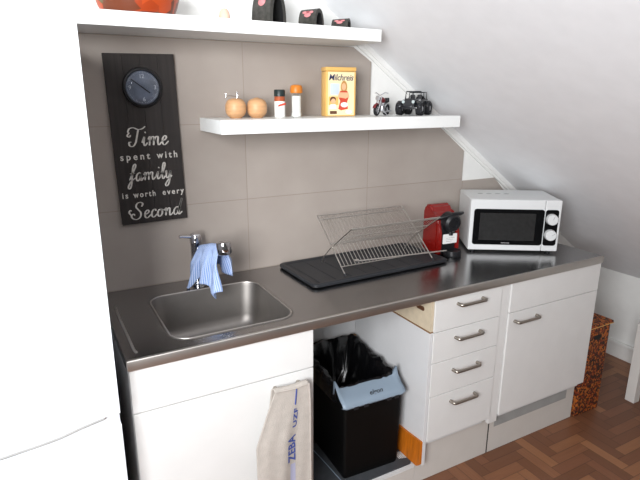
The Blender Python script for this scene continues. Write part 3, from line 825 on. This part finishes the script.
for i in range(4):
    prism(b, [(0.013 * math.cos(a * PI / 8) , 0.0055 * math.sin(a * PI / 8)) for a in range(16)], (0.075 + i * 0.042, 0.16, FZ + MH - 0.0008), (1, 0, 0), (0, 1, 0), (0, 0, 1), 0.0014)
obj('top_vents', b, 'vent_grey', mw)
for x, y in ((0.03, 0.035), (MW - 0.03, 0.035), (0.03, MD - 0.03), (MW - 0.03, MD - 0.03)):
    b = BM(); lathe(b, [(0.012, 0.0004), (0.012, FZ + 0.001)], (x, y, 0), 12); obj('foot', b, 'matblack', mw)

# ------------------------------------------------------------------ floating shelves
b = BM(); box(b, (-0.66, -0.252, 1.8005), (1.067, -0.0006, 1.8445), 0.0015)
us = obj('wall_shelf', b, 'shelf'); tag(us, 'upper thick white floating shelf running out above the fridge', 'shelf')
us.rotation_euler = (0, 0, 0)
b = BM(); box(b, (0.4155, -0.262, 1.4725), (1.487, -0.0086, 1.5205), 0.0015)
tag(obj('wall_shelf', b, 'shelf'), 'lower thick white floating shelf above the dish rack', 'shelf')
ZS = 1.5207; ZU = 1.8447

# ------------------------------------------------------------------ sign with clock
sg = thing('wall_sign', 'tall black wooden sign with white lettering and a round clock', 'sign', (0.2155, -0.0085, 1.4415)); sg.rotation_euler = (0, math.radians(-1.1), 0)
b = BM()
for i in range(4):
    x0 = -0.1195 + i * 0.05975; box(b, (x0 + 0.0003, -0.016, -0.2995), (x0 + 0.0595, -0.0005, 0.2995), 0.0008)
box(b, (-0.117, -0.008, -0.297), (0.117, -0.0005, 0.297))
obj('board', b, 'board', sg)
ck = BM(); cz = 0.186
lathe(ck, [(0.057, 0.0), (0.067, 0.0), (0.068, 0.006), (0.065, 0.015), (0.060, 0.016), (0.057, 0.010), (0.057, 0.0)], (0, -0.0162, cz), 40, (0, -1, 0))
ck = obj('clock_rim', ck, 'black', sg, True)
b = BM(); lathe(b, [(0.0, 0.0), (0.0572, 0.0), (0.0572, 0.006), (0, 0.006)], (0, -0.0164, cz), 40, (0, -1, 0))
df = obj('clock_face', b, 'dial', ck, True); df['label'] = 'mottled blue-grey dial'
for txt, x, z in (('12', 0.0, 0.032), ('3', 0.043, -0.006), ('6', 0.002, -0.046)):
    text_mesh('numeral', txt, 0.020, 'dialmark', df, (x, -0.0232, cz + z), (PI / 2, 0, 0), 0.9, 0, 0.0005)
text_mesh('numeral', '9', 0.020, 'dialmark', df, (-0.043, -0.0232, cz - 0.006), (PI / 2, 0, 0), 0.9, 0, 0.0005)
b = BM()
for k in range(60):
    a = k * PI / 30; r0 = 0.050 if k % 5 else 0.047
    if k % 15 == 0: continue
    rt = Matrix.Translation((0, 0, cz)) @ Matrix.Rotation(a, 4, 'Y')
    box(b, (-0.0004, -0.0232, r0), (0.0004, -0.0226, 0.053), rot=rt)
obj('minute_marks', b, 'dialmark', df)
for a, L_, wd in ((math.radians(-52), 0.046, 0.0016), (math.radians(128), 0.030, 0.0022)):
    b = BM(); rt = Matrix.Translation((0, 0, cz)) @ Matrix.Rotation(a, 4, 'Y')
    box(b, (-wd, -0.0252, -0.006), (wd, -0.0240, L_), rot=rt); obj('clock_hand', b, 'black', df)

b = BM(); lathe(b, [(0.0568, 0.0), (0.050, 0.0030), (0.040, 0.0065), (0.030, 0.0092), (0.020, 0.0110), (0.010, 0.0121), (0, 0.0125)], (0, -0.0265, cz), 40, (0, -1, 0))
for f in [f for f in b.faces if len(f.verts) > 4]: b.faces.remove(f)
obj('clock_glass', b, 'jarglass', ck, True)

# hand-drawn script letters: strokes in x-height units
G = {
 'T': (1.62, [[(-.1,1.55),(.1,1.95),(.55,2.05),(1.1,1.85),(1.6,1.9),(1.95,2.15)], [(1.15,1.85),(1.02,1.1),(.9,.45),(.6,.02),(.2,.1),(.12,.45),(.38,.5)], [(.1,1.55),(-.12,1.2),(.12,1.05),(.28,1.25)]]),
 'i': (.72, [[(.05,.35),(.3,.98),(.27,.3),(.42,.02),(.72,.35)], [(.36,1.42),(.42,1.55)]]),
 'm': (1.75, [[(.05,.7),(.25,1.0),(.27,.5),(.25,.02)], [(.26,.45),(.5,.95),(.75,.9),(.76,.4),(.74,.02)], [(.75,.45),(1.0,.95),(1.25,.9),(1.25,.35),(1.4,.02),(1.72,.35)]]),
 'e': (.85, [[(.0,.42),(.42,.6),(.55,.85),(.38,1.02),(.12,.75),(.13,.22),(.4,.0),(.85,.4)]]),
 'f': (.8, [[(-.05,.15),(.4,1.1),(.72,1.85),(.62,2.15),(.38,1.8),(.3,.8),(.22,-.5),(.0,-.95),(-.18,-.7),(.1,-.1),(.75,.42)], [(.0,.95),(.6,1.02)]]),
 'a': (1.05, [[(.68,.88),(.42,1.02),(.12,.7),(.1,.22),(.32,.0),(.58,.3),(.74,1.0)], [(.74,1.0),(.68,.3),(.8,.0),(1.08,.38)]]),
 'l': (.66, [[(.0,.3),(.38,1.1),(.55,1.85),(.4,2.1),(.24,1.7),(.22,.45),(.38,.0),(.68,.36)]]),
 'y': (.95, [[(.0,.75),(.15,1.0),(.16,.35),(.35,.05),(.6,.4),(.74,1.0)], [(.74,1.0),(.7,.1),(.55,-.7),(.28,-1.0),(.1,-.75),(.45,-.2),(.98,.35)]]),
 'S': (1.45, [[(1.05,1.55),(1.18,1.9),(.85,2.12),(.48,1.95),(.4,1.55),(.7,1.15),(1.0,.75),(.95,.2),(.55,-.05),(.1,.1),(-.1,.45),(.1,.7),(.3,.5)], [(-.1,.5),(-.38,.9),(-.3,1.2),(-.1,1.1)]]),
 'c': (.75, [[(.6,.78),(.5,1.0),(.28,.98),(.1,.65),(.12,.2),(.38,.0),(.78,.4)]]),
 'o': (.88, [[(.42,1.0),(.14,.75),(.12,.25),(.36,.0),(.62,.3),(.62,.8),(.42,1.0),(.58,.78),(.9,.85)]]),
 'n': (1.2, [[(.05,.7),(.24,1.0),(.27,.5),(.25,.02)], [(.26,.45),(.5,.95),(.72,.88),(.72,.3),(.86,.0),(1.2,.4)]]),
 'd': (1.1, [[(.68,.88),(.42,1.02),(.12,.7),(.1,.22),(.32,.0),(.58,.3),(.8,1.1),(1.0,2.1)], [(.98,2.1),(.74,.9),(.7,.25),(.82,.0),(1.15,.35)]]),
}
def catmull(P, n=7):
    P = [Vector((p[0], p[1])) for p in P]; out = []
    Q = [P[0] * 2 - P[1]] + P + [P[-1] * 2 - P[-2]]
    for i in range(1, len(Q) - 2):
        a, b_, c, d = Q[i - 1:i + 3]
        for k in range(n):
            t = k / n
            out.append(0.5 * ((2 * b_) + (c - a) * t + (2 * a - 5 * b_ + 4 * c - d) * t * t + (3 * b_ - a - 3 * c + d) * t ** 3))
    out.append(P[-1]); return out
def script(word, x0, z0, xh, width, tilt=0.0, pen=0.16, shear=0.14):
    b = BM(); cur = 0.0; strokes = []
    for ch in word:
        adv, st = G[ch]
        for s in st: strokes.append([Vector((p.x + cur + shear * p.y, p.y)) for p in catmull(s)])
        cur += adv * 0.98
    sx = width / cur
    for s in strokes:
        L_, R_ = [], []
        for i, p in enumerate(s):
            d = (s[min(i + 1, len(s) - 1)] - s[max(i - 1, 0)])
            if d.length < 1e-6: d = Vector((1, 0))
            d.normalize()
            wd = pen * (0.42 + 0.75 * abs(d.y) ** 1.5) * (0.6 if i in (0, len(s) - 1) else 1)
            nrm = Vector((-d.y, d.x)) * wd / 2
            for sign, arr in ((1, L_), (-1, R_)):
                q = p + nrm * sign; X_ = q.x * sx; Z_ = q.y * xh + X_ * tilt
                arr.append(b.verts.new((x0 + X_, -0.0166, z0 + Z_)))
        for i in range(len(s) - 1): b.faces.new((L_[i], L_[i + 1], R_[i + 1], R_[i]))
    o = obj('lettering', b, 'letter', sg)
    sm = o.modifiers.new('thickness', 'SOLIDIFY'); sm.thickness = 0.0008; sm.offset = 0
    return o
script('Time', -0.070, -0.016, 0.0320, 0.142, 0.0, 0.18)
script('family', -0.077, -0.140, 0.0285, 0.150, 0.0, 0.19)
script('Second', -0.084, -0.281, 0.0290, 0.182, 0.0, 0.18)
for wd_, xc_, ww_ in (('spent', -0.0490, 0.103), ('with', 0.0640, 0.075)):
    text_mesh('lettering', wd_, 0.034, 'letter', sg, (xc_, -0.0166, -0.0635), (PI / 2, 0, 0), 1.5, 0, 0.0005, ww_, 0.0006)
for wd_, xc_, ww_ in (('is', -0.099, 0.020), ('worth', -0.031, 0.079), ('every', 0.0745, 0.080)):
    text_mesh('lettering', wd_, 0.030, 'letter', sg, (xc_, -0.0166, -0.2005), (PI / 2, 0, 0), 1.4, 0, 0.0005, ww_, 0.0006)

# ------------------------------------------------------------------ things on the lower shelf
def wooden_ball(x, y, label, pins):
    t = thing('wooden_shaker' if not pins else 'pepper_mill', label, 'shaker', (x, y, ZS))
    r = 0.0385
    pr = [(0.0, 0.0003), (0.020, 0.0003)] + [(r * math.sin(a * PI / 16) ** 0.72, 0.036 - 0.036 * math.copysign(abs(math.cos(a * PI / 16)) ** 0.85, math.cos(a * PI / 16))) for a in range(3, 14)] + [(0.014, 0.0708), (0.010, 0.069), (0, 0.069)]
    b = BM(); lathe(b, pr, (0, 0, 0), 28); obj('ball', b, 'ballwood', t, True)
    if pins:
        b = BM(); tube(b, [(0.006, 0, 0.069), (0.006, 0, 0.078), (-0.020, 0, 0.080), (-0.036, 0, 0.078)], 0.0016, 6); obj('crank_arm', b, 'chrome', t, True)
        b = BM(); lathe(b, [(0.0, 0.066), (0.0030, 0.066), (0.0024, 0.078), (0.0034, 0.092), (0, 0.094)], (0.007, 0, 0), 10); obj('pin', b, 'chrome', t, True)
        b = BM(); lathe(b, [(0.0, 0.074), (0.0030, 0.074), (0.0036, 0.088), (0, 0.091)], (-0.036, 0, 0), 10); obj('crank_knob', b, 'chrome', t, True)
    else:
        b = BM(); lathe(b, [(0.0, 0.069), (0.011, 0.0692), (0.010, 0.072), (0.004, 0.074), (0, 0.074)], (0, 0, 0), 16); obj('stopper', b, 'ballwood', t, True)
    return t
wooden_ball(0.521, -0.118, 'round wooden pepper mill with a small chrome crank, leftmost on the lower shelf', True)
wooden_ball(0.606, -0.114, 'plain round wooden ball shaker beside the cranked wooden mill', False)

def jar(name, x, y, r, h, label):
    t = thing(name, label, 'jar', (x, y, ZS)); return t
j = thing('spice_jar', 'small spice jar with a dark green lid and white label', 'jar', (0.699, -0.116, ZS))
b = BM(); lathe(b, [(0, 0.0003), (0.0195, 0.0003), (0.0205, 0.003), (0.0205, 0.060), (0.0185, 0.072), (0.0185, 0.078), (0, 0.078)], (0, 0, 0), 24); gj = obj('glass', b, 'salt', j, True)
b = BM(); lathe(b, [(0.0187, 0.060), (0.0208, 0.060), (0.0200, 0.076), (0.0187, 0.078)], (0, 0, 0), 24); obj('red_band', b, 'clay', gj, True)['label'] = 'red-brown spice band under the lid'
b = BM(); prism(b, [(-0.016, 0.040), (0.016, 0.048), (0.016, 0.055), (-0.010, 0.049), (-0.016, 0.046)], (0, -0.0206, 0), (1, 0, 0), (0, 0, 1), (0, -1, 0), 0.0006)
obj('label_stripe', b, 'labelred', gj)
b = BM(); lathe(b, [(0, 0.0782), (0.0215, 0.0782), (0.0215, 0.100), (0.0195, 0.103), (0, 0.103)], (0, 0, 0), 24); obj('lid', b, 'green_cap', j, True)

j = thing('salt_shaker', 'clear shaker of white salt with an orange cap', 'shaker', (0.771, -0.114, ZS))
b = BM(); lathe(b, [(0, 0.0003), (0.0215, 0.0003), (0.0215, 0.012), (0.0195, 0.018), (0.0195, 0.084), (0.018, 0.090), (0, 0.090)], (0, 0, 0), 24); gj = obj('glass', b, 'jarglass', j, True)
b = BM(); lathe(b, [(0, 0.002), (0.0195, 0.002), (0.0195, 0.012), (0.0178, 0.018), (0.0178, 0.080), (0, 0.080)], (0, 0, 0), 20); obj('salt', b, 'salt', gj, True)
b = BM(); lathe(b, [(0.020, 0.0905), (0.0235, 0.0905), (0.0245, 0.096), (0.0235, 0.112), (0.020, 0.119), (0.010, 0.122), (0, 0.122)], (0, 0, 0), 24); obj('cap', b, 'orangecap', j, True)

tn = thing('storage_tin', 'tall yellow rice pudding tin printed with a woman in red', 'tin', (0.966, -0.105, ZS), math.radians(-8))
TWd, TDp, THh = 0.130, 0.055, 0.191
bbox('tin_body', (-TWd / 2, -TDp / 2, 0.0003), (TWd / 2, TDp / 2, THh - 0.016), 'tin', tn, 0.004, 2, True)
bbox('lid', (-TWd / 2 - 0.001, -TDp / 2 - 0.001, THh - 0.0158), (TWd / 2 + 0.001, TDp / 2 + 0.001, THh), 'tin', tn, 0.003, 2, True)
YT = -TDp / 2 - 0.0002
def plate(name, poly, m, k_, parent):
    b = BM(); prism(b, poly, (0, YT - 0.0005 * k_, 0), (1, 0, 0), (0, 0, 1), (0, -1, 0), 0.0005); return obj(name, b, m, parent)
def ell(cx, cz, rx, rz, n=18, a0=0, a1=2 * PI): return [(cx + rx * math.cos(a0 + (a1 - a0) * i / n), cz + rz * math.sin(a0 + (a1 - a0) * i / n)) for i in range(n)]
pic = plate('printed_picture', [(-0.057, 0.005), (0.057, 0.005), (0.057, 0.172), (-0.057, 0.172)], 'tin_face', 0, tn); pic['label'] = 'cream printed front'
plate('window_print', [(-0.046, 0.085), (-0.008, 0.085), (-0.008, 0.128), (-0.046, 0.128)], 'tin_blue', 1, pic)
plate('wall_print', [(-0.054, 0.045), (-0.012, 0.045), (-0.012, 0.078), (-0.054, 0.078)], 'tin', 1, pic)
plate('hair_print', ell(0.012, 0.115, 0.014, 0.024), 'hair', 2, pic)
plate('face_print', ell(0.011, 0.116, 0.009, 0.014), 'skin', 3, pic)
plate('body_print', [(-0.004, 0.100), (0.026, 0.100), (0.034, 0.080), (0.026, 0.058), (0.030, 0.030), (0.0, 0.024), (-0.012, 0.030), (-0.004, 0.060), (-0.012, 0.078)], 'reddress', 3, pic)
plate('arms_print', [(-0.010, 0.094), (0.030, 0.094), (0.036, 0.078), (0.020, 0.070), (-0.002, 0.074), (-0.014, 0.074)], 'skin', 4, pic)
plate('apron_print', ell(0.014, 0.046, 0.016, 0.010), 'paper', 4, pic)
plate('child_hair_print', ell(-0.035, 0.066, 0.013, 0.012), 'brown', 2, pic)
plate('child_face_print', ell(-0.034, 0.060, 0.010, 0.010), 'skin', 3, pic)
plate('child_body_print', [(-0.050, 0.030), (-0.020, 0.030), (-0.024, 0.048), (-0.046, 0.048)], 'paper', 2, pic)
plate('crate_print', [(-0.048, 0.010), (-0.018, 0.010), (-0.018, 0.022), (-0.048, 0.022)], 'brown', 2, pic)
plate('bowl_print', ell(0.034, 0.018, 0.014, 0.008), 'paper', 3, pic)
text_mesh('lettering', 'Milchreis', 0.034, 'navy', pic, (0.0, YT - 0.0012, 0.140), (PI / 2, 0, 0), 0.95, 0.25, 0.0004, 0.106, 0.0002)

# toy chopper
mc = thing('toy_motorcycle', 'little silver and dark red toy motorcycle beside the toy jeep', 'toy motorcycle', (1.172, -0.120, ZS), math.radians(-61)); mc.scale = (1.15, 1.15, 1.18)
# built facing -y
def wheel(parent, c, r, wd, name='wheel', rim='silver', rr=0.6):
    b = BM(); ax = (1, 0, 0)
    lathe(b, [(r * rr, -wd / 2), (r * 0.92, -wd / 2), (r, -wd / 4), (r, wd / 4), (r * 0.92, wd / 2), (r * rr, wd / 2), (r * rr, -wd / 2)], c, 22, ax)
    w_ = obj(name, b, 'rubber', parent, True)
    b = BM()
    lathe(b, [(0, -wd * 0.3), (r * 0.2, -wd * 0.34), (r * 0.2, wd * 0.34), (0, wd * 0.36)], c, 12, ax)
    for k in range(6):
        a = k * PI / 3; d = Vector((0, math.cos(a), math.sin(a))); tube(b, [Vector(c), Vector(c) + d * r * rr], r * 0.06, 5)
    tube(b, [Vector(c) + Vector((0, math.cos(k * PI / 12), math.sin(k * PI / 12))) * r * rr for k in range(24)], wd * 0.22, 6, True)
    if rr < 0.6: lathe(b, [(0, -wd * 0.42), (r * 0.34, -wd * 0.42), (r * 0.52, -wd * 0.30), (r * 0.52, wd * 0.30), (r * 0.34, wd * 0.42), (0, wd * 0.42)], c, 18, ax)
    obj('rim', b, rim, w_, True)
    return w_
wheel(mc, (0, -0.042, 0.0205), 0.020, 0.009, rr=0.7); wheel(mc, (0, 0.036, 0.0205), 0.020, 0.013, rr=0.62)
b = BM()
for sx in (-1, 1): tube(b, [(sx * 0.007, -0.042, 0.0205), (sx * 0.007, -0.018, 0.066)], 0.0022, 8)
tube(b, [(-0.026, -0.004, 0.078), (-0.018, -0.014, 0.080), (0, -0.018, 0.070), (0.018, -0.014, 0.080), (0.026, -0.004, 0.078)], 0.0018, 8)
obj('fork', b, 'silver', mc, True)
b = BM(); lathe(b, [(0, 0.0), (0.005, 0.0), (0.009, 0.008), (0.009, 0.011), (0, 0.012)], (0, -0.026, 0.060), 14, (0, -1, 0.05)); obj('headlight', b, 'silver', mc, True)
b = BM(); lathe(b, [(0, -0.020), (0.006, -0.019), (0.0105, -0.006), (0.0100, 0.008), (0.005, 0.018), (0, 0.019)], (0, 0.0, 0.054), 16, (0, 1, -0.15)); obj('fuel_tank', b, 'toyred', mc, True)
b = BM(); box(b, (-0.009, 0.014, 0.044), (0.009, 0.038, 0.053), 0.003); box(b, (-0.007, 0.034, 0.046), (0.007, 0.050, 0.062), 0.003); obj('seat', b, 'matblack', mc, True)
b = BM(); box(b, (-0.010, -0.016, 0.014), (0.010, 0.012, 0.036), 0.003)
for z in (0.020, 0.026, 0.032): box(b, (-0.012, -0.014, z), (0.012, 0.006, z + 0.002))
for a, c in (((0, -0.010, 0.034), (0, -0.016, 0.048)), ((0, 0.004, 0.034), (0, 0.010, 0.048))): tube(b, [a, c], 0.0065, 10)
obj('engine', b, 'silver', mc, True)
b = BM()
for sx in (-1, 1): tube(b, [(sx * 0.010, -0.014, 0.024), (sx * 0.013, -0.008, 0.013), (sx * 0.013, 0.050, 0.016)], [0.0025, 0.0028, 0.0036], 8)
obj('exhaust_pipes', b, 'silver', mc, True)
for yc, wd in ((-0.042, 0.006), (0.036, 0.008)):
    b = BM(); rows = []
    for k in range(11):
        a = math.radians(20 + 130 * k / 10) if yc < 0 else math.radians(10 + 150 * k / 10)
        for_ = Vector((0, yc - 0.0235 * math.cos(a), 0.0205 + 0.0235 * math.sin(a)))
        rows.append([for_ + Vector((-wd, 0, -0.002)), for_ + Vector((0, 0, 0.001)), for_ + Vector((wd, 0, -0.002))])
    grid(b, rows); fd = obj('mudguard', b, 'toyred' if yc < 0 else 'silver', mc, True); sm = fd.modifiers.new('thickness', 'SOLIDIFY'); sm.thickness = 0.0012
b = BM(); tube(b, [(0.006, 0.0, 0.018), (0.022, 0.004, 0.0008)], 0.0014, 6); obj('kickstand', b, 'silver', mc, True)

# toy jeep, facing -y
jp = thing('toy_jeep', 'black open toy jeep with chunky tyres at the right end of the lower shelf', 'toy car', (1.335, -0.130, ZS), math.radians(-57)); jp.scale = (1.07, 1.0, 1.14)
WR = 0.0250
for sx in (-1, 1):
    for y in (-0.050, 0.055):
        wheel(jp, (sx * 0.042, y, WR + 0.0004), WR, 0.026, rr=0.55)
b = BM()
box(b, (-0.028, -0.075, 0.024), (0.028, 0.080, 0.036), 0.003)                                  # chassis tub
box(b, (-0.024, -0.072, 0.034), (0.024, -0.018, 0.058), 0.005, 3)                               # bonnet
box(b, (-0.034, -0.018, 0.034), (-0.030, 0.078, 0.058), 0.0015); box(b, (0.030, -0.018, 0.034), (0.034, 0.078, 0.058), 0.0015)
box(b, (-0.034, 0.074, 0.034), (0.034, 0.079, 0.060), 0.0015); box(b, (-0.034, -0.022, 0.034), (0.034, -0.016, 0.062), 0.002)
jb = obj('body', b, 'toyblack', jp, True)
b = BM()
for sx in (-1, 1):
    for y in (-0.050, 0.055):
        rows = []
        for k in range(9):
            a = math.radians(5 + 170 * k / 8); p = Vector((0, y - 0.030 * math.cos(a), WR + 0.029 * math.sin(a)))
            rows.append([p + Vector((sx * 0.024, 0, 0)), p + Vector((sx * 0.050, 0, 0)), p + Vector((sx * 0.052, 0, -0.003))])
        grid(b, rows)
fd = obj('fenders', b, 'toyblack', jp, True); sm = fd.modifiers.new('thickness', 'SOLIDIFY'); sm.thickness = 0.002
b = BM(); box(b, (-0.024, -0.0745, 0.034), (0.024, -0.0725, 0.058), 0.001)
for i in range(7): box(b, (-0.013 + i * 0.004, -0.0757, 0.038), (-0.011 + i * 0.004, -0.0745, 0.054))
obj('grille', b, 'matblack', jp)
for sx in (-1, 1):
    b = BM(); lathe(b, [(0, 0), (0.0058, 0), (0.0065, 0.003), (0.005, 0.0055), (0, 0.006)], (sx * 0.0205, -0.0748, 0.050), 14, (0, -1, 0)); obj('headlight', b, 'lampglass', jp, True)
b = BM(); box(b, (-0.040, -0.086, 0.024), (0.040, -0.079, 0.032), 0.002); box(b, (-0.018, -0.088, 0.030), (0.018, -0.083, 0.036), 0.001); box(b, (-0.008, -0.080, 0.026), (0.008, -0.074, 0.031)); obj('bumper', b, 'toyblack', jp, True)
b = BM()
tube(b, [(-0.032, -0.018, 0.060), (-0.031, -0.010, 0.087), (0.031, -0.010, 0.087), (0.032, -0.018, 0.060)], 0.0024, 6); tube(b, [(0, -0.0165, 0.062), (0, -0.010, 0.087)], 0.0012, 6)
obj('windscreen_frame', b, 'toyblack', jp, True)
b = BM()
for y in (0.030, 0.070): tube(b, [(-0.031, y, 0.056), (-0.030, y, 0.084), (0.030, y, 0.084), (0.031, y, 0.056)], 0.0022, 6)
for sx in (-1, 1): tube(b, [(sx * 0.030, 0.030, 0.084), (sx * 0.030, 0.070, 0.084)], 0.002, 6)
obj('roll_bar', b, 'toyblack', jp, True)
for sx in (-1, 1):
    b = BM(); box(b, (sx * 0.015 - 0.010, 0.004, 0.036), (sx * 0.015 + 0.010, 0.026, 0.046), 0.003); box(b, (sx * 0.015 - 0.010, 0.022, 0.040), (sx * 0.015 + 0.010, 0.029, 0.076), 0.003); obj('seat', b, 'matblack', jp, True)
b = BM(); tube(b, [Vector((-0.015, -0.004, 0.062)) + Vector((math.cos(k * PI / 8) * 0.008, math.sin(k * PI / 8) * 0.004, math.sin(k * PI / 8) * 0.007)) for k in range(16)], 0.0012, 5, True); obj('steering_wheel', b, 'matblack', jp, True)
b = BM(); lathe(b, [(0.008, 0), (0.022, 0), (0.0235, 0.004), (0.022, 0.013), (0.008, 0.013)], (0, 0.0805, 0.050), 20, (0, 1, 0)); obj('spare_wheel', b, 'rubber', jp, True)

# ------------------------------------------------------------------ things on the upper shelf
bw = thing('patterned_bowl', 'orange-brown patterned bowl at the left end of the upper shelf', 'bowl', (0.200, -0.135, ZU))
b = BM(); lathe(b, [(0, 0.0003), (0.100, 0.0003), (0.110, 0.004), (0.122, 0.030), (0.138, 0.085), (0.134, 0.086), (0.116, 0.030), (0.102, 0.010), (0, 0.008)], (0, 0, 0), 40); obj('bowl', b, 'bowlpattern', bw, True)
b = BM(); tube(b, [(0.136 * math.cos(k * PI / 20), 0.136 * math.sin(k * PI / 20), 0.086) for k in range(40)], 0.003, 8, True); obj('rim', b, 'brown', bw, True)
b = BM(); lathe(b, [(0, 0.0003), (0.0185, 0.0003), (0.019, 0.010), (0.0165, 0.026), (0.010, 0.036), (0, 0.039)], (0, 0, 0), 20)
tag(obj('small_cone', b, 'cone', None, True, loc=(0.468, -0.190, ZU)), 'small pale pink rounded cone between the patterned bowl and black ornaments', 'ornament')

def arch(x, y, wd, h, dep, label, rz, t):
    """speckled black arch: half-tunnel whose hollow end faces right, pink motif on its long face"""
    o = thing('arched_ornament', label, 'ornament', (x, y, ZU), rz, 'nested black arched ornaments')
    def half(hw, hh, n=18, z0=0.0004):
        return [(hw * math.copysign(abs(math.cos(a)) ** 0.9, math.cos(a)), z0 + hh * abs(math.sin(a)) ** 0.85) for a in [PI * k / n for k in range(n + 1)]]
    out = half(wd / 2, h); inn = half(wd / 2 - t, h - t * 1.2)
    b = BM(); A = [[b.verts.new((p[0] * 0 + s, p[0], p[1])) for p in L_] for s in (-dep / 2, dep / 2) for L_ in (out, inn)]
    o0, i0, o1, i1 = A; n = len(o0)
    for k in range(n - 1):
        b.faces.new((o0[k], o0[k + 1], o1[k + 1], o1[k]))
        b.faces.new((o1[k], o1[k + 1], i1[k + 1], i1[k])); b.faces.new((o0[k], i0[k], i0[k + 1], o0[k + 1]))
    for e in (0, n - 1): b.faces.new((o0[e], o1[e], i1[e], i0[e]))
    a_ = obj('arch', b, 'ornament', o, True)
    b = BM(); grid(b, [[(x_, p[0], p[1]) for p in inn] for x_ in (-dep / 2, dep / 2)]); obj('black_inside', b, 'ornament_in', a_, True)
    b = BM(); box(b, (-dep / 2 + 0.002, -wd / 2 + t, 0.0005), (-dep / 2 + 0.005, wd / 2 - t, h * 0.55)); obj('back_wall', b, 'ornament_in', a_)
    # motif follows the outer curve on the -y side
    def on(u, ph, lift):
        a = PI - ph
        yy = -(wd / 2 + lift) * abs(math.cos(ph)) ** 0.9; zz = (h + lift) * abs(math.sin(ph)) ** 0.85
        return Vector((u, yy, zz))
    def blob(cu, cp, ru, rp, m, lift):
        b = BM(); c = b.verts.new(on(cu, cp, lift)); ring = [b.verts.new(on(cu + ru * math.cos(k * PI / 7), cp + rp * math.sin(k * PI / 7), lift * 0.8)) for k in range(14)]
        for k in range(14): b.faces.new((c, ring[k], ring[(k + 1) % 14]))
        q = obj('pink_motif', b, m, a_, True); sm = q.modifiers.new('thickness', 'SOLIDIFY'); sm.thickness = 0.0012; return q
    blob(0.0, 0.66, dep * 0.20, 0.17, 'pink', 0.0015)
    for s in (-1, 1): blob(s * dep * 0.20, 0.86, dep * 0.13, 0.12, 'pink', 0.0022)
    blob(0.0, 0.90, dep * 0.10, 0.07, 'darkpink', 0.003)
    return o
arch(0.648, -0.150, 0.092, 0.112, 0.084, 'largest of the three black arched ornaments, cut off by the picture top', math.radians(-64), 0.017)
arch(0.818, -0.150, 0.062, 0.066, 0.074, 'middle-sized of the three black arched ornaments with pink motif', math.radians(-62), 0.011)
arch(0.948, -0.150, 0.036, 0.041, 0.068, 'smallest of the three black arched ornaments, nearest the slope', math.radians(-58), 0.008)

# ------------------------------------------------------------------ to the right of the cabinets
bk = thing('storage_basket', 'tall orange and brown mosaic patterned storage box with lid beside the right cabinet', 'storage box', (2.232, -0.400, 0.0))
bbox('box', (-0.090, -0.160, 0.0005), (0.092, 0.120, 0.492), 'mosaic', bk, 0.004)
ld = bbox('lid', (-0.098, -0.170, 0.4925), (0.100, 0.130, 0.508), 'mosaic', bk, 0.003)
b = BM(); box(b, (-0.098, -0.1715, 0.4935), (0.100, -0.1702, 0.4965)); obj('lid_edging', b, 'tin', ld)
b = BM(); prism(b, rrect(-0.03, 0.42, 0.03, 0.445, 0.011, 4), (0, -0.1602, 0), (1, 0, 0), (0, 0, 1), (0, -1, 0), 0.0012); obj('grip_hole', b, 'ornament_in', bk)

tb = thing('side_table', 'low white square-legged side table at the right edge of the picture', 'table', (2.53, -1.135, 0.0))
bbox('tabletop', (0, 0, 0.405), (0.40, 0.553, 0.452), 'white_paint', tb, 0.002)
for x in (0, 0.35):
    for y in (0, 0.503): bbox('leg', (x, y, 0.0003), (x + 0.05, y + 0.05, 0.4045), 'white_paint', tb, 0.0015)
